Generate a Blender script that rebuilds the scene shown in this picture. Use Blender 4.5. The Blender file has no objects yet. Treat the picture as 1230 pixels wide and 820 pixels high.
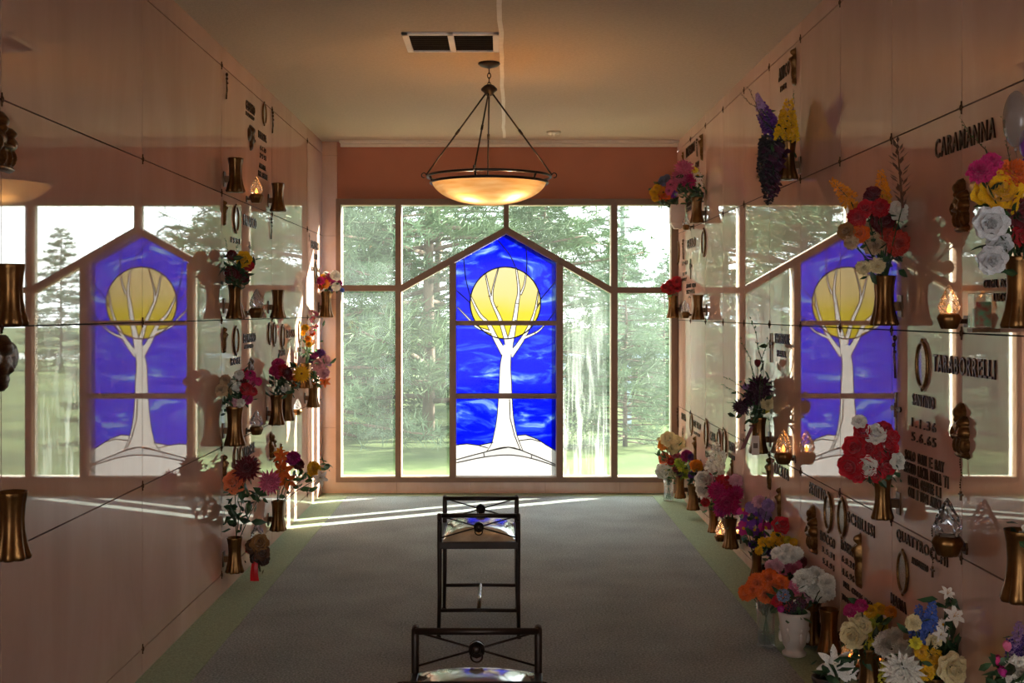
import bpy, math, random
from mathutils import Vector, Matrix, Euler, Quaternion
from mathutils.geometry import delaunay_2d_cdt
from math import sin, cos, pi, radians, sqrt, atan2
SC = bpy.context.scene
COL = SC.collection
F, CX, CY, CZ = 1400.0, 603.0, 374.5, 1.515      # focal length in pixels, vanishing point, eye height
D, AL, AR, H = 9.74, 1.499, 1.464, 2.936         # window plane, left wall, right wall, ceiling
S = D / F
YB = -4.0                                        # unseen rear end of the corridor behind the camera
SKY, SUN, EXPO, GK = 6.0, 28.0, 0.62, .165   # sky and sun strength, exposure, density of the coloured glass

# ------------------------------------------------------------ helpers
def lin(h):
    if not isinstance(h, str): return h
    v = [int(h[i:i + 2], 16) / 255 for i in (0, 2, 4)]
    return tuple(c / 12.92 if c <= .04045 else ((c + .055) / 1.055) ** 2.4 for c in v)

MATS = {}
def pmat(name, col, rough=.6, metal=0.0, var=.0, scale=20.0, spec=.5, bump=0.0, bscale=200.0, detail=3.0, ior=1.5, trans=0.0, emit=None, estr=0.0, col2=None, stretch=None, sheen=0.0, sss=0.0):
    if name in MATS: return MATS[name]
    m = bpy.data.materials.new(name); m.use_nodes = True
    nt = m.node_tree; b = nt.nodes['Principled BSDF']
    c = lin(col)
    b.inputs['Base Color'].default_value = (*c, 1)
    b.inputs['Roughness'].default_value = rough
    b.inputs['Metallic'].default_value = metal
    b.inputs['Specular IOR Level'].default_value = spec
    b.inputs['IOR'].default_value = ior
    b.inputs['Transmission Weight'].default_value = trans
    if sheen: b.inputs['Sheen Weight'].default_value = sheen
    if emit:
        b.inputs['Emission Color'].default_value = (*lin(emit), 1); b.inputs['Emission Strength'].default_value = estr
    if var or col2 or bump:
        tc = nt.nodes.new('ShaderNodeTexCoord')
        src = tc.outputs['Object']
        if stretch:
            mp = nt.nodes.new('ShaderNodeMapping'); mp.inputs['Scale'].default_value = stretch
            nt.links.new(src, mp.inputs['Vector']); src = mp.outputs['Vector']
    if var or col2:
        n = nt.nodes.new('ShaderNodeTexNoise'); n.inputs['Scale'].default_value = scale; n.inputs['Detail'].default_value = detail
        r = nt.nodes.new('ShaderNodeValToRGB')
        nt.links.new(src, n.inputs['Vector']); nt.links.new(n.outputs['Fac'], r.inputs['Fac'])
        ca = tuple(x * (1 - var) for x in c); cb = lin(col2) if col2 else tuple(min(1, x * (1 + var)) for x in c)
        r.color_ramp.elements[0].position = .32; r.color_ramp.elements[1].position = .68
        r.color_ramp.elements[0].color = (*ca, 1); r.color_ramp.elements[1].color = (*cb, 1)
        nt.links.new(r.outputs['Color'], b.inputs['Base Color'])
    if bump:
        n2 = nt.nodes.new('ShaderNodeTexNoise'); n2.inputs['Scale'].default_value = bscale; n2.inputs['Detail'].default_value = 2
        bp = nt.nodes.new('ShaderNodeBump'); bp.inputs['Strength'].default_value = bump; bp.inputs['Distance'].default_value = .002
        nt.links.new(src, n2.inputs['Vector']); nt.links.new(n2.outputs['Fac'], bp.inputs['Height']); nt.links.new(bp.outputs['Normal'], b.inputs['Normal'])
    MATS[name] = m
    return m

class MB:
    """collects vertices and faces, links them as one mesh object"""
    def __init__(self): self.v, self.f, self.mi = [], [], []
    def add(self, vs, fs, m=0):
        o = len(self.v); self.v += [tuple(p) for p in vs]
        self.f += [tuple(i + o for i in f) for f in fs]; self.mi += [m] * len(fs); return self
    def box(self, x0, x1, y0, y1, z0, z1, m=0):
        vs = [(x, y, z) for z in (z0, z1) for y in (y0, y1) for x in (x0, x1)]
        return self.add(vs, [(0, 2, 3, 1), (4, 5, 7, 6), (0, 1, 5, 4), (2, 6, 7, 3), (0, 4, 6, 2), (1, 3, 7, 5)], m)
    def prism(self, pts, a, b, axis='y', m=0):
        """polygon pts (2D) extruded from a to b"""
        n = len(pts)
        mk = {'y': lambda p, t: (p[0], t, p[1]), 'z': lambda p, t: (p[0], p[1], t), 'x': lambda p, t: (t, p[0], p[1])}[axis]
        vs = [mk(p, a) for p in pts] + [mk(p, b) for p in pts]
        fs = [tuple(range(n)), tuple(range(2 * n - 1, n - 1, -1))] + [(i, (i + 1) % n, n + (i + 1) % n, n + i) for i in range(n)]
        return self.add(vs, fs, m)
    def tube(self, path, rad, n=8, m=0, cap=True):
        path = [Vector(p) for p in path]
        if not hasattr(rad, '__len__'): rad = [rad] * len(path)
        vs, fs = [], []
        ref = None
        for i, p in enumerate(path):
            t = (path[min(i + 1, len(path) - 1)] - path[max(i - 1, 0)])
            t = t.normalized() if t.length > 1e-9 else Vector((0, 0, 1))
            if ref is None: ref = Vector((0, 0, 1)) if abs(t.z) < .9 else Vector((1, 0, 0))
            a = (ref - t * ref.dot(t)); a = a.normalized() if a.length > 1e-6 else t.orthogonal().normalized()
            ref = a; b = t.cross(a)
            for k in range(n):
                w = 2 * pi * k / n
                vs.append(p + (a * cos(w) + b * sin(w)) * rad[i])
        for i in range(len(path) - 1):
            for k in range(n):
                fs.append((i * n + k, i * n + (k + 1) % n, (i + 1) * n + (k + 1) % n, (i + 1) * n + k))
        if cap: fs += [tuple(range(n - 1, -1, -1)), tuple((len(path) - 1) * n + k for k in range(n))]
        return self.add(vs, fs, m)
    def lathe(self, prof, n=24, c=(0, 0, 0), m=0, lobe=None, cap=True):
        """prof: (r, z) list; lobe(i, w) scales the radius"""
        vs, fs = [], []
        for i, (r, z) in enumerate(prof):
            for k in range(n):
                w = 2 * pi * k / n; q = r * (lobe(i, w) if lobe else 1)
                vs.append((c[0] + q * cos(w), c[1] + q * sin(w), c[2] + z))
        for i in range(len(prof) - 1):
            for k in range(n):
                fs.append((i * n + k, i * n + (k + 1) % n, (i + 1) * n + (k + 1) % n, (i + 1) * n + k))
        if cap:
            fs += [tuple(range(n - 1, -1, -1)), tuple((len(prof) - 1) * n + k for k in range(n))]
        return self.add(vs, fs, m)
    def ball(self, c, r, n=10, k=6, m=0):
        r = r if hasattr(r, '__len__') else (r, r, r)
        prof = [(max(1e-4, sin(pi * i / k)), -cos(pi * i / k)) for i in range(k + 1)]
        vs, fs = [], []
        for (q, z) in prof:
            for j in range(n):
                w = 2 * pi * j / n; vs.append((c[0] + r[0] * q * cos(w), c[1] + r[1] * q * sin(w), c[2] + r[2] * z))
        for i in range(k):
            for j in range(n): fs.append((i * n + j, i * n + (j + 1) % n, (i + 1) * n + (j + 1) % n, (i + 1) * n + j))
        return self.add(vs, fs, m)
    def ring(self, R, r, n=40, k=8, c=(0, 0, 0), sx=1, sy=1, m=0):
        vs, fs = [], []
        for i in range(n):
            w = 2 * pi * i / n
            for j in range(k):
                u = 2 * pi * j / k; q = R + r * cos(u)
                vs.append((c[0] + q * cos(w) * sx, c[1] + q * sin(w) * sy, c[2] + r * sin(u)))
        for i in range(n):
            for j in range(k): fs.append((i * k + j, ((i + 1) % n) * k + j, ((i + 1) % n) * k + (j + 1) % k, i * k + (j + 1) % k))
        return self.add(vs, fs, m)
    def mesh(self, name, mats, smooth=False):
        me = bpy.data.meshes.new(name); me.from_pydata(self.v, [], self.f)
        for mt in (mats if isinstance(mats, (list, tuple)) else [mats]): me.materials.append(mt)
        if len(set(self.mi)) > 1: me.polygons.foreach_set('material_index', self.mi)
        if smooth: me.shade_smooth()
        me.update(); return me
    def build(self, name, mats, parent=None, smooth=False, bevel=0, loc=None):
        return link(name, self.mesh(name, mats, smooth), parent, loc, bevel)

def link(name, me, parent=None, loc=None, bevel=0):
    o = bpy.data.objects.new(name, me); COL.objects.link(o)
    if parent: o.parent = parent
    if loc is not None: o.location = loc
    if bevel:
        b = o.modifiers.new('bevel', 'BEVEL'); b.width = bevel; b.segments = 2; b.limit_method = 'ANGLE'
    return o
def tag(o, label=None, cat=None, group=None, kind=None):
    if label: o['label'] = label
    if cat: o['category'] = cat
    if group: o['group'] = group
    if kind: o['kind'] = kind
    return o
def empty(name, loc, label=None, cat=None, group=None, rz=0, mat=None):
    o = bpy.data.objects.new(name, None); COL.objects.link(o); o.empty_display_size = .05
    if mat is not None: o.matrix_world = mat
    else: o.location = loc; o.rotation_euler = (0, 0, rz)
    return tag(o, label, cat, group)

# where things stand: a place on a side wall, or a point at a known distance
def wallpt(side, px, py, d=0.0):
    if side == 'L': x = -(AL - d); Y = (AL - d) * F / (CX - px)
    else: x = AR - d; Y = (AR - d) * F / (px - CX)
    return Vector((x, Y, CZ + (CY - py) * Y / F))
def at(px, py, Y): return Vector(((px - CX) * Y / F, Y, CZ + (CY - py) * Y / F))
def wallmat(side, p):
    u = (0, 1, 0) if side == 'L' else (0, -1, 0); n = (1, 0, 0) if side == 'L' else (-1, 0, 0)
    return Matrix(((u[0], 0, n[0], p[0]), (u[1], 0, n[1], p[1]), (0, 1, 0, p[2]), (0, 0, 0, 1)))

# ------------------------------------------------------------ materials
def marble(name, ca, cb, cc, scale=1.6, rough=.035, streak=True):
    m = bpy.data.materials.new(name); m.use_nodes = True; nt = m.node_tree; b = nt.nodes['Principled BSDF']
    tc = nt.nodes.new('ShaderNodeTexCoord')
    mp = nt.nodes.new('ShaderNodeMapping'); mp.inputs['Scale'].default_value = (1, 1, .35); nt.links.new(tc.outputs['Object'], mp.inputs['Vector'])
    n = nt.nodes.new('ShaderNodeTexNoise'); n.inputs['Scale'].default_value = scale; n.inputs['Detail'].default_value = 8; n.inputs['Roughness'].default_value = .62; n.inputs['Distortion'].default_value = .8
    nt.links.new(mp.outputs['Vector'], n.inputs['Vector'])
    r = nt.nodes.new('ShaderNodeValToRGB'); e = r.color_ramp.elements
    e[0].position = .3; e[0].color = (*lin(ca), 1); e[1].position = .75; e[1].color = (*lin(cc), 1)
    k = e.new(.52); k.color = (*lin(cb), 1)
    nt.links.new(n.outputs['Fac'], r.inputs['Fac']); nt.links.new(r.outputs['Color'], b.inputs['Base Color'])
    # wiped smears on the polish
    mp2 = nt.nodes.new('ShaderNodeMapping'); mp2.inputs['Scale'].default_value = (6, 6, .7); nt.links.new(tc.outputs['Object'], mp2.inputs['Vector'])
    n2 = nt.nodes.new('ShaderNodeTexNoise'); n2.inputs['Scale'].default_value = 1.4; n2.inputs['Detail'].default_value = 6; nt.links.new(mp2.outputs['Vector'], n2.inputs['Vector'])
    mr = nt.nodes.new('ShaderNodeMapRange'); mr.inputs['From Min'].default_value = .5; mr.inputs['From Max'].default_value = .8; mr.inputs['To Min'].default_value = rough; mr.inputs['To Max'].default_value = rough + .015
    nt.links.new(n2.outputs['Fac'], mr.inputs['Value']); nt.links.new(mr.outputs['Result'], b.inputs['Roughness'])
    b.inputs['IOR'].default_value = 2.1
    MATS[name] = m; return m
M_WALL = marble('rose_marble', 'c8a292', 'd2ad9c', 'dcbbab', rough=.012)
M_PIL = marble('peach_marble', 'c08c64', 'cc9a72', 'd8a984', 3.0, .25)
M_JOINT = pmat('joint_dark', '1c1310', .9)  # near-black colour of the joint backing and the vent opening sheets
M_SALMON = pmat('salmon_paint', 'b06e50', .7, var=.05, scale=3)
M_CEIL = pmat('ceiling_plaster', 'c2b098', .95, var=.06, scale=60, bump=.9, bscale=120)
M_CREAM = pmat('cream_paint', 'e0d2ba', .6, var=.03)
M_FRAME = pmat('bronze_paint', '73543a', .45, var=.05, scale=8)
M_FRAMEX = pmat('outer_frame_paint', 'd8cfc0', .6, var=.03)
M_BRONZE = pmat('cast_bronze', '6c4b27', .34, .85, var=.3, scale=22, bump=.35, bscale=60)
M_BRONZED = pmat('dark_bronze', '4b3019', .38, .75, var=.3, scale=40, bump=.3, bscale=90)
M_LETTER = pmat('letter_bronze', '4a3320', .4, .6, var=.2, scale=40)
M_IRON = pmat('dark_iron', '2b2019', .42, .55, var=.2, scale=30)
M_PORC = pmat('porcelain', 'cfc9bf', .15, var=.15, scale=25, col2='9a948c')
M_LEAF = pmat('leaf_green', '34582b', .55, var=.35, scale=25, col2='4f7a3c')
M_LEAFD = pmat('leaf_dark', '233d27', .55, var=.3, scale=25, col2='3a5c33')
M_LEAFY = pmat('leaf_bright', '57792c', .55, var=.3, scale=25)
M_STEM = pmat('stem_green', '33491f', .6, var=.2)
M_TWIG = pmat('twig_brown', '4a3a26', .8, var=.3)

def carpet():
    m = bpy.data.materials.new('carpet'); m.use_nodes = True; nt = m.node_tree; b = nt.nodes['Principled BSDF']; b.inputs['Roughness'].default_value = 1; b.inputs['Specular IOR Level'].default_value = .1
    tc = nt.nodes.new('ShaderNodeTexCoord')
    n = nt.nodes.new('ShaderNodeTexNoise'); n.inputs['Scale'].default_value = 105; n.inputs['Detail'].default_value = 3; nt.links.new(tc.outputs['Object'], n.inputs['Vector'])
    n2 = nt.nodes.new('ShaderNodeTexNoise'); n2.inputs['Scale'].default_value = 2.5; n2.inputs['Detail'].default_value = 5; nt.links.new(tc.outputs['Object'], n2.inputs['Vector'])
    mx = nt.nodes.new('ShaderNodeMath'); mx.operation = 'MULTIPLY_ADD'; mx.inputs[1].default_value = .35; nt.links.new(n2.outputs['Fac'], mx.inputs[0]); nt.links.new(n.outputs['Fac'], mx.inputs[2])
    r = nt.nodes.new('ShaderNodeValToRGB'); e = r.color_ramp.elements; e[0].position = .46; e[1].position = .88
    e[0].color = (*lin('6c7271'), 1); e[1].color = (*lin('a9b0ae'), 1)
    nt.links.new(mx.outputs[0], r.inputs['Fac']); nt.links.new(r.outputs['Color'], b.inputs['Base Color'])
    bp = nt.nodes.new('ShaderNodeBump'); bp.inputs['Strength'].default_value = .6; bp.inputs['Distance'].default_value = .004; nt.links.new(n.outputs['Fac'], bp.inputs['Height']); nt.links.new(bp.outputs['Normal'], b.inputs['Normal'])
    return m
M_CARPET = carpet()
M_BORDER = pmat('carpet_border', '94a48a', 1.0, var=.18, scale=120, spec=.1, bump=.5, bscale=170)

def clear_glass(name, haze, streak=0.0, tint=(.93, .97, .95)):
    """window glass with a film of dust; streak adds runs of dried water"""
    m = bpy.data.materials.new(name); m.use_nodes = True; nt = m.node_tree; nt.nodes.clear()
    out = nt.nodes.new('ShaderNodeOutputMaterial')
    tr = nt.nodes.new('ShaderNodeBsdfTransparent'); tr.inputs['Color'].default_value = (*tint, 1)
    tl = nt.nodes.new('ShaderNodeBsdfTranslucent'); tl.inputs['Color'].default_value = (.80, .86, .82, 1)
    mix = nt.nodes.new('ShaderNodeMixShader')
    tc = nt.nodes.new('ShaderNodeTexCoord')
    n = nt.nodes.new('ShaderNodeTexNoise'); n.inputs['Scale'].default_value = 3.0; n.inputs['Detail'].default_value = 6; nt.links.new(tc.outputs['Object'], n.inputs['Vector'])
    mr = nt.nodes.new('ShaderNodeMapRange'); mr.inputs['From Min'].default_value = .3; mr.inputs['From Max'].default_value = .75; mr.inputs['To Min'].default_value = haze * .75; mr.inputs['To Max'].default_value = haze * 1.3
    nt.links.new(n.outputs['Fac'], mr.inputs['Value']); fac = mr.outputs['Result']
    if streak:
        mp = nt.nodes.new('ShaderNodeMapping'); mp.inputs['Scale'].default_value = (9, 1, .55); nt.links.new(tc.outputs['Object'], mp.inputs['Vector'])
        w = nt.nodes.new('ShaderNodeTexNoise'); w.inputs['Scale'].default_value = 2.2; w.inputs['Detail'].default_value = 7; w.inputs['Roughness'].default_value = .65; w.inputs['Distortion'].default_value = .35
        nt.links.new(mp.outputs['Vector'], w.inputs['Vector'])
        rg = nt.nodes.new('ShaderNodeMapRange'); rg.inputs['From Min'].default_value = .47; rg.inputs['From Max'].default_value = .66; rg.inputs['To Max'].default_value = streak
        nt.links.new(w.outputs['Fac'], rg.inputs['Value'])
        # the runs thicken low down in the middle of the pane
        sp = nt.nodes.new('ShaderNodeSeparateXYZ'); nt.links.new(tc.outputs['Object'], sp.inputs['Vector'])
        zr = nt.nodes.new('ShaderNodeMapRange'); zr.inputs['From Min'].default_value = 1.6; zr.inputs['From Max'].default_value = .5; zr.inputs['To Min'].default_value = .12; nt.links.new(sp.outputs['Z'], zr.inputs['Value'])
        mu = nt.nodes.new('ShaderNodeMath'); mu.operation = 'MULTIPLY'; nt.links.new(rg.outputs['Result'], mu.inputs[0]); nt.links.new(zr.outputs['Result'], mu.inputs[1])
        ad = nt.nodes.new('ShaderNodeMath'); ad.operation = 'ADD'; ad.use_clamp = True; nt.links.new(fac, ad.inputs[0]); nt.links.new(mu.outputs[0], ad.inputs[1]); fac = ad.outputs[0]
    nt.links.new(fac, mix.inputs['Fac']); nt.links.new(tr.outputs[0], mix.inputs[1]); nt.links.new(tl.outputs[0], mix.inputs[2])
    gl = nt.nodes.new('ShaderNodeBsdfGlossy'); gl.inputs['Roughness'].default_value = .02
    m2 = nt.nodes.new('ShaderNodeMixShader'); m2.inputs['Fac'].default_value = .012
    nt.links.new(mix.outputs[0], m2.inputs[1]); nt.links.new(gl.outputs[0], m2.inputs[2]); nt.links.new(m2.outputs[0], out.inputs['Surface'])
    MATS[name] = m; return m

def art_glass(name, ramp, scale=3.0, stretch=(1, 1, 2.2), dist=2.5, zgrad=None):
    """streaky translucent coloured glass; ramp: [(pos, colour)]"""
    m = bpy.data.materials.new(name); m.use_nodes = True; nt = m.node_tree; nt.nodes.clear()
    out = nt.nodes.new('ShaderNodeOutputMaterial'); tl = nt.nodes.new('ShaderNodeBsdfTranslucent')
    tc = nt.nodes.new('ShaderNodeTexCoord'); mp = nt.nodes.new('ShaderNodeMapping'); mp.inputs['Scale'].default_value = stretch; mp.inputs['Rotation'].default_value = (0, .3, 0)
    nt.links.new(tc.outputs['Object'], mp.inputs['Vector'])
    n = nt.nodes.new('ShaderNodeTexNoise'); n.inputs['Scale'].default_value = scale; n.inputs['Detail'].default_value = 4; n.inputs['Distortion'].default_value = dist; n.inputs['Roughness'].default_value = .5
    nt.links.new(mp.outputs['Vector'], n.inputs['Vector'])
    r = nt.nodes.new('ShaderNodeValToRGB'); e = r.color_ramp.elements
    e[0].position, e[0].color = ramp[0][0], (*ramp[0][1], 1); e[1].position, e[1].color = ramp[-1][0], (*ramp[-1][1], 1)
    for p, c in ramp[1:-1]:
        k = e.new(p); k.color = (*c, 1)
    fac = n.outputs['Fac']
    if zgrad:   # the sheet of glass itself is streaked from one colour to another
        sp = nt.nodes.new('ShaderNodeSeparateXYZ'); nt.links.new(tc.outputs['Object'], sp.inputs['Vector'])
        mr = nt.nodes.new('ShaderNodeMapRange'); mr.inputs['From Min'].default_value, mr.inputs['From Max'].default_value = zgrad; mr.inputs['To Max'].default_value = .8
        nt.links.new(sp.outputs['Z'], mr.inputs['Value'])
        ma = nt.nodes.new('ShaderNodeMath'); ma.operation = 'MULTIPLY_ADD'; ma.inputs[1].default_value = .2; nt.links.new(fac, ma.inputs[0]); nt.links.new(mr.outputs['Result'], ma.inputs[2]); fac = ma.outputs[0]
    nt.links.new(fac, r.inputs['Fac']); dk = nt.nodes.new('ShaderNodeMixRGB'); dk.blend_type = 'MULTIPLY'; dk.inputs['Fac'].default_value = 1; dk.inputs['Color2'].default_value = (GK, GK, GK, 1)
    nt.links.new(r.outputs['Color'], dk.inputs['Color1']); nt.links.new(dk.outputs['Color'], tl.inputs['Color'])
    gl = nt.nodes.new('ShaderNodeBsdfGlossy'); gl.inputs['Roughness'].default_value = .08
    mx = nt.nodes.new('ShaderNodeMixShader'); mx.inputs['Fac'].default_value = .006
    nt.links.new(tl.outputs[0], mx.inputs[1]); nt.links.new(gl.outputs[0], mx.inputs[2]); nt.links.new(mx.outputs[0], out.inputs['Surface'])
    MATS[name] = m; return m

def crystal(name, tint=(.95, .95, .97), rough=.08, fac=.16, cut=True):
    m = bpy.data.materials.new(name); m.use_nodes = True; nt = m.node_tree; nt.nodes.clear()
    out = nt.nodes.new('ShaderNodeOutputMaterial'); tr = nt.nodes.new('ShaderNodeBsdfTransparent'); tr.inputs['Color'].default_value = (*tint, 1)
    gl = nt.nodes.new('ShaderNodeBsdfGlossy'); gl.inputs['Roughness'].default_value = rough
    tl = nt.nodes.new('ShaderNodeBsdfTranslucent'); tl.inputs['Color'].default_value = (.8, .8, .82, 1)
    fr = nt.nodes.new('ShaderNodeFresnel' if cut else 'ShaderNodeLayerWeight'); fr.inputs[0].default_value = 1.5 if cut else .22
    m1 = nt.nodes.new('ShaderNodeMixShader'); m1.inputs['Fac'].default_value = fac
    m2 = nt.nodes.new('ShaderNodeMixShader')
    nt.links.new(tr.outputs[0], m1.inputs[1]); nt.links.new(tl.outputs[0], m1.inputs[2])
    nt.links.new(fr.outputs[0 if cut else 1], m2.inputs['Fac']); nt.links.new(m1.outputs[0], m2.inputs[1]); nt.links.new(gl.outputs[0], m2.inputs[2]); nt.links.new(m2.outputs[0], out.inputs['Surface'])
    MATS[name] = m; return m
M_CRYSTAL = crystal('crystal')
M_JAR = crystal('jar_glass', (.96, .98, .97), .03, .10, False)
M_GLOW = pmat('candle_glow', 'ffb060', .5, emit='ff8a30', estr=6)

# ------------------------------------------------------------ the room
LR = [.111, .791, 1.471, 2.151, 2.831]
LY = [3.49 + 1.368 * k for k in range(-5, 5)]
RR = [.06, .732, 1.447, 2.165, 2.853]
RY = [3.71 + .667 * k for k in range(-11, 9)]
def side_wall(name, x, sgn, rows, cols):
    """polished stone fronts with open joints, one wall"""
    mb = MB(); g = .0025
    ys = [YB] + [y for y in cols if YB + .1 < y < D - .05] + [D]
    zs = [0] + rows + [H]
    for i in range(len(ys) - 1):
        for j in range(len(zs) - 1):
            y0, y1 = ys[i] + (g if i else 0), ys[i + 1] - (g if i < len(ys) - 2 else 0)
            z0, z1 = zs[j] + (g if j else 0), zs[j + 1] - (g if j < len(zs) - 2 else 0)
            a, b = (x, x + sgn * .03); mb.box(min(a, b), max(a, b), y0, y1, z0, z1, 0)
    a, b = x + sgn * .012, x + sgn * .15
    mb.box(min(a, b), max(a, b), YB, D, 0, H, 1)
    return tag(mb.build(name, [M_WALL, M_JOINT]), kind='structure')
side_wall('wall_left', -AL, -1, LR, LY)
side_wall('wall_right', AR, 1, RR, RY)
wr_ = MB().box(-AL - .1, -1.15, YB - .2, YB, 0, H).box(1.1, AR + .1, YB - .2, YB, 0, H).box(-1.15, 1.1, YB - .2, YB, 2.5, H)  # unseen wall, added to cut sky light from behind; doorway sized for it
tag(wr_.build('wall_rear_added', M_SALMON), kind='structure')
fl = MB().box(-AL, AR, YB, D, -.12, 0); tag(fl.build('floor', M_CARPET), kind='structure')
tag(MB().box(-AL, -AL + .225, YB, D - .16, 0, .003).box(AR - .225, AR, YB, D - .16, 0, .003).box(-AL, AR, D - .16, D, 0, .003).build('trim_1', M_BORDER), kind='structure')
tag(MB().box(-AL - .15, AR + .15, YB, D + .06, H, H + .15).build('ceiling', M_CEIL), kind='structure')
# window wall: painted header, stone sill and pilaster
ZW0, ZW1 = CZ + (CY - 577.6) * S, CZ + (CY - 239.6) * S
XW0, XW1 = (405 - CX) * S, (813.2 - CX) * S
hd = MB().box(XW0, AR, D, D + .06, ZW1, H)
tag(hd.build('wall_back', M_SALMON), kind='structure')
sl = MB()
xs = [-AL] + [-AL + .62 * k for k in range(1, 5)] + [AR]
for i in range(len(xs) - 1): sl.box(xs[i] + .001, xs[i + 1] - .001, D - .012, D + .06, 0, ZW0)
tag(sl.build('trim_2', M_PIL), kind='structure')
pl = MB(); zz = [ZW0, .55, 1.09, 1.62, 2.15, 2.82, H]
for i in range(len(zz) - 1): pl.box(-AL, XW0, D - .014, D + .06, zz[i] + .001, zz[i + 1] - .001)
tag(pl.build('trim_3', M_PIL), kind='structure')
# ceiling seam cover and the track over the header
sm = MB(); rnd = random.Random(3); pts = []
for i in range(24):
    y = 3.2 + i * (9.5 - 3.2) / 23; pts.append((-.012 + (y - 5.3) * .007 + rnd.uniform(-.005, .005), y))
for i in range(23):
    (x0, y0), (x1, y1) = pts[i], pts[i + 1]; w = .012
    sm.add([(x0 - w, y0, H), (x0 + w, y0, H), (x1 + w, y1, H), (x1 - w, y1, H), (x0 - w, y0, H - .004), (x0 + w, y0, H - .004), (x1 + w, y1, H - .004), (x1 - w, y1, H - .004)],
           [(0, 1, 5, 4), (1, 2, 6, 5), (2, 3, 7, 6), (3, 0, 4, 7), (4, 5, 6, 7)])
tag(sm.build('trim_4', pmat('seam_white', 'f0e8da', .8, var=.05)), kind='structure')
tr = MB().box(XW0 + .03, AR, D - .10, D, H - .022, H).box(XW0 + .03, AR, D - .03, D, H - .045, H - .022)
tag(tr.build('trim_5', M_CREAM, bevel=.003), kind='structure')

# ------------------------------------------------------------ the window
def wx(px): return (px - CX) * S
def wz(py): return CZ + (CY - py) * S
FI, FO = D - .075, D + .067         # inner and outer faces of the frame, glass stands at D
fr = MB()
def bar(x0, x1, z0, z1): fr.box(x0, x1, FI, D + .004, z0, z1, 0).box(x0, x1, D + .004, FO, z0, z1, 1)
def barp(pts): fr.prism(pts, FI, D + .004, 'y', 0).prism(pts, D + .004, FO, 'y', 1)
ZT, ZB = wz(239.6), wz(577.6)
bar(wx(405), wx(410.6), ZB, ZT); bar(wx(805.2), wx(813.2), ZB, ZT)
bar(wx(410.6), wx(805.2), wz(246.8), ZT); bar(wx(410.6), wx(805.2), ZB, wz(571.6))
bar(wx(475.8), wx(482.6), wz(571.6), wz(246.8)); bar(wx(733.4), wx(740.8), wz(571.6), wz(246.8))
bar(wx(540.4), wx(548), wz(571.6), wz(316)); bar(wx(668), wx(675.8), wz(571.6), wz(316))
bar(wx(410.6), wx(475.8), wz(349.6), wz(342.6)); bar(wx(740.8), wx(805.2), wz(352), wz(345))
bar(wx(605), wx(611), wz(274), wz(246.8))
def raft(xa, ya, xb, yb, t=4.2):
    barp([(wx(xa), wz(ya - t)), (wx(xb), wz(yb - t)), (wx(xb), wz(yb + t)), (wx(xa), wz(ya + t))])
raft(482.6, 346.4, 608, 276.6); raft(608, 276.6, 733.4, 348.4)
tag(fr.build('window_1', [M_FRAME, M_FRAMEX]), kind='structure')
WIN = bpy.data.objects['window_1']
bs = MB(); bs.box(wx(548), wx(668), FI + .012, D + .004, wz(390.6), wz(385)).box(wx(548), wx(668), FI + .012, D + .004, wz(478), wz(472))
bs.build('window_bar', M_FRAME, WIN)
def pane(pts, mat):
    MB().prism([(wx(a), wz(b)) for a, b in pts], D + .050, D + .0504, 'y').build('pane', mat, WIN)
G1 = clear_glass('glass_clear', .008); G2 = clear_glass('glass_dusty', .016); G3 = clear_glass('glass_streaked', .018, .15)
pane([(410.6, 246.8), (475.8, 246.8), (475.8, 342.6), (410.6, 342.6)], G2)
pane([(410.6, 349.6), (475.8, 349.6), (475.8, 571.6), (410.6, 571.6)], G2)
pane([(482.6, 246.8), (605, 246.8), (605, 274), (482.6, 342)], G1)
pane([(482.6, 351), (540.4, 318.6), (540.4, 571.6), (482.6, 571.6)], G2)
pane([(611, 246.8), (733.4, 246.8), (733.4, 344), (611, 274)], G1)
pane([(675.8, 320), (733.4, 353), (733.4, 571.6), (675.8, 571.6)], G3)
pane([(740.8, 246.8), (805.2, 246.8), (805.2, 345), (740.8, 345)], G1)
pane([(740.8, 352), (805.2, 352), (805.2, 571.6), (740.8, 571.6)], G2)

# stained glass: moon behind a bare white tree on snow
def c3(x, y): return (wx(530 + x / 5.125), wz(270 + y / 5.125))
def c4(x, y): return (wx(530 + x / 4.825), wz(420 + y / 4.825))
outl = [(wx(548), wz(571.6)), (wx(668), wz(571.6)), (wx(668), wz(313.6)), (wx(608), wz(280.9)), (wx(548), wz(315))]
moon = [c3(395 + 218 * cos(2 * pi * k / 48), 480 + 222 * sin(2 * pi * k / 48)) for k in range(48)]
def smoothpath(pts, n=5):
    out = []
    for i in range(len(pts) - 1):
        p0, p1, p2, p3 = pts[max(i - 1, 0)], pts[i], pts[i + 1], pts[min(i + 2, len(pts) - 1)]
        for k in range(n):
            t = k / n
            out.append(tuple(.5 * (2 * p1[a] + (p2[a] - p0[a]) * t + (2 * p0[a] - 5 * p1[a] + 4 * p2[a] - p3[a]) * t * t + (3 * p1[a] - p0[a] - 3 * p2[a] + p3[a]) * t ** 3) for a in (0, 1)))
    out.append(pts[-1]); return out
def ribbon(pts, w0, w1):
    p = smoothpath(pts, 4); L, R = [], []
    for i, q in enumerate(p):
        a, b = p[max(i - 1, 0)], p[min(i + 1, len(p) - 1)]
        dx, dy = b[0] - a[0], b[1] - a[1]; l = sqrt(dx * dx + dy * dy) or 1
        w = (w0 + (w1 - w0) * (i / (len(p) - 1)) ** .7) / 2
        L.append(c3(q[0] - dy / l * w, q[1] + dx / l * w)); R.append(c3(q[0] + dy / l * w, q[1] - dx / l * w))
    return L + R[::-1]
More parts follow.
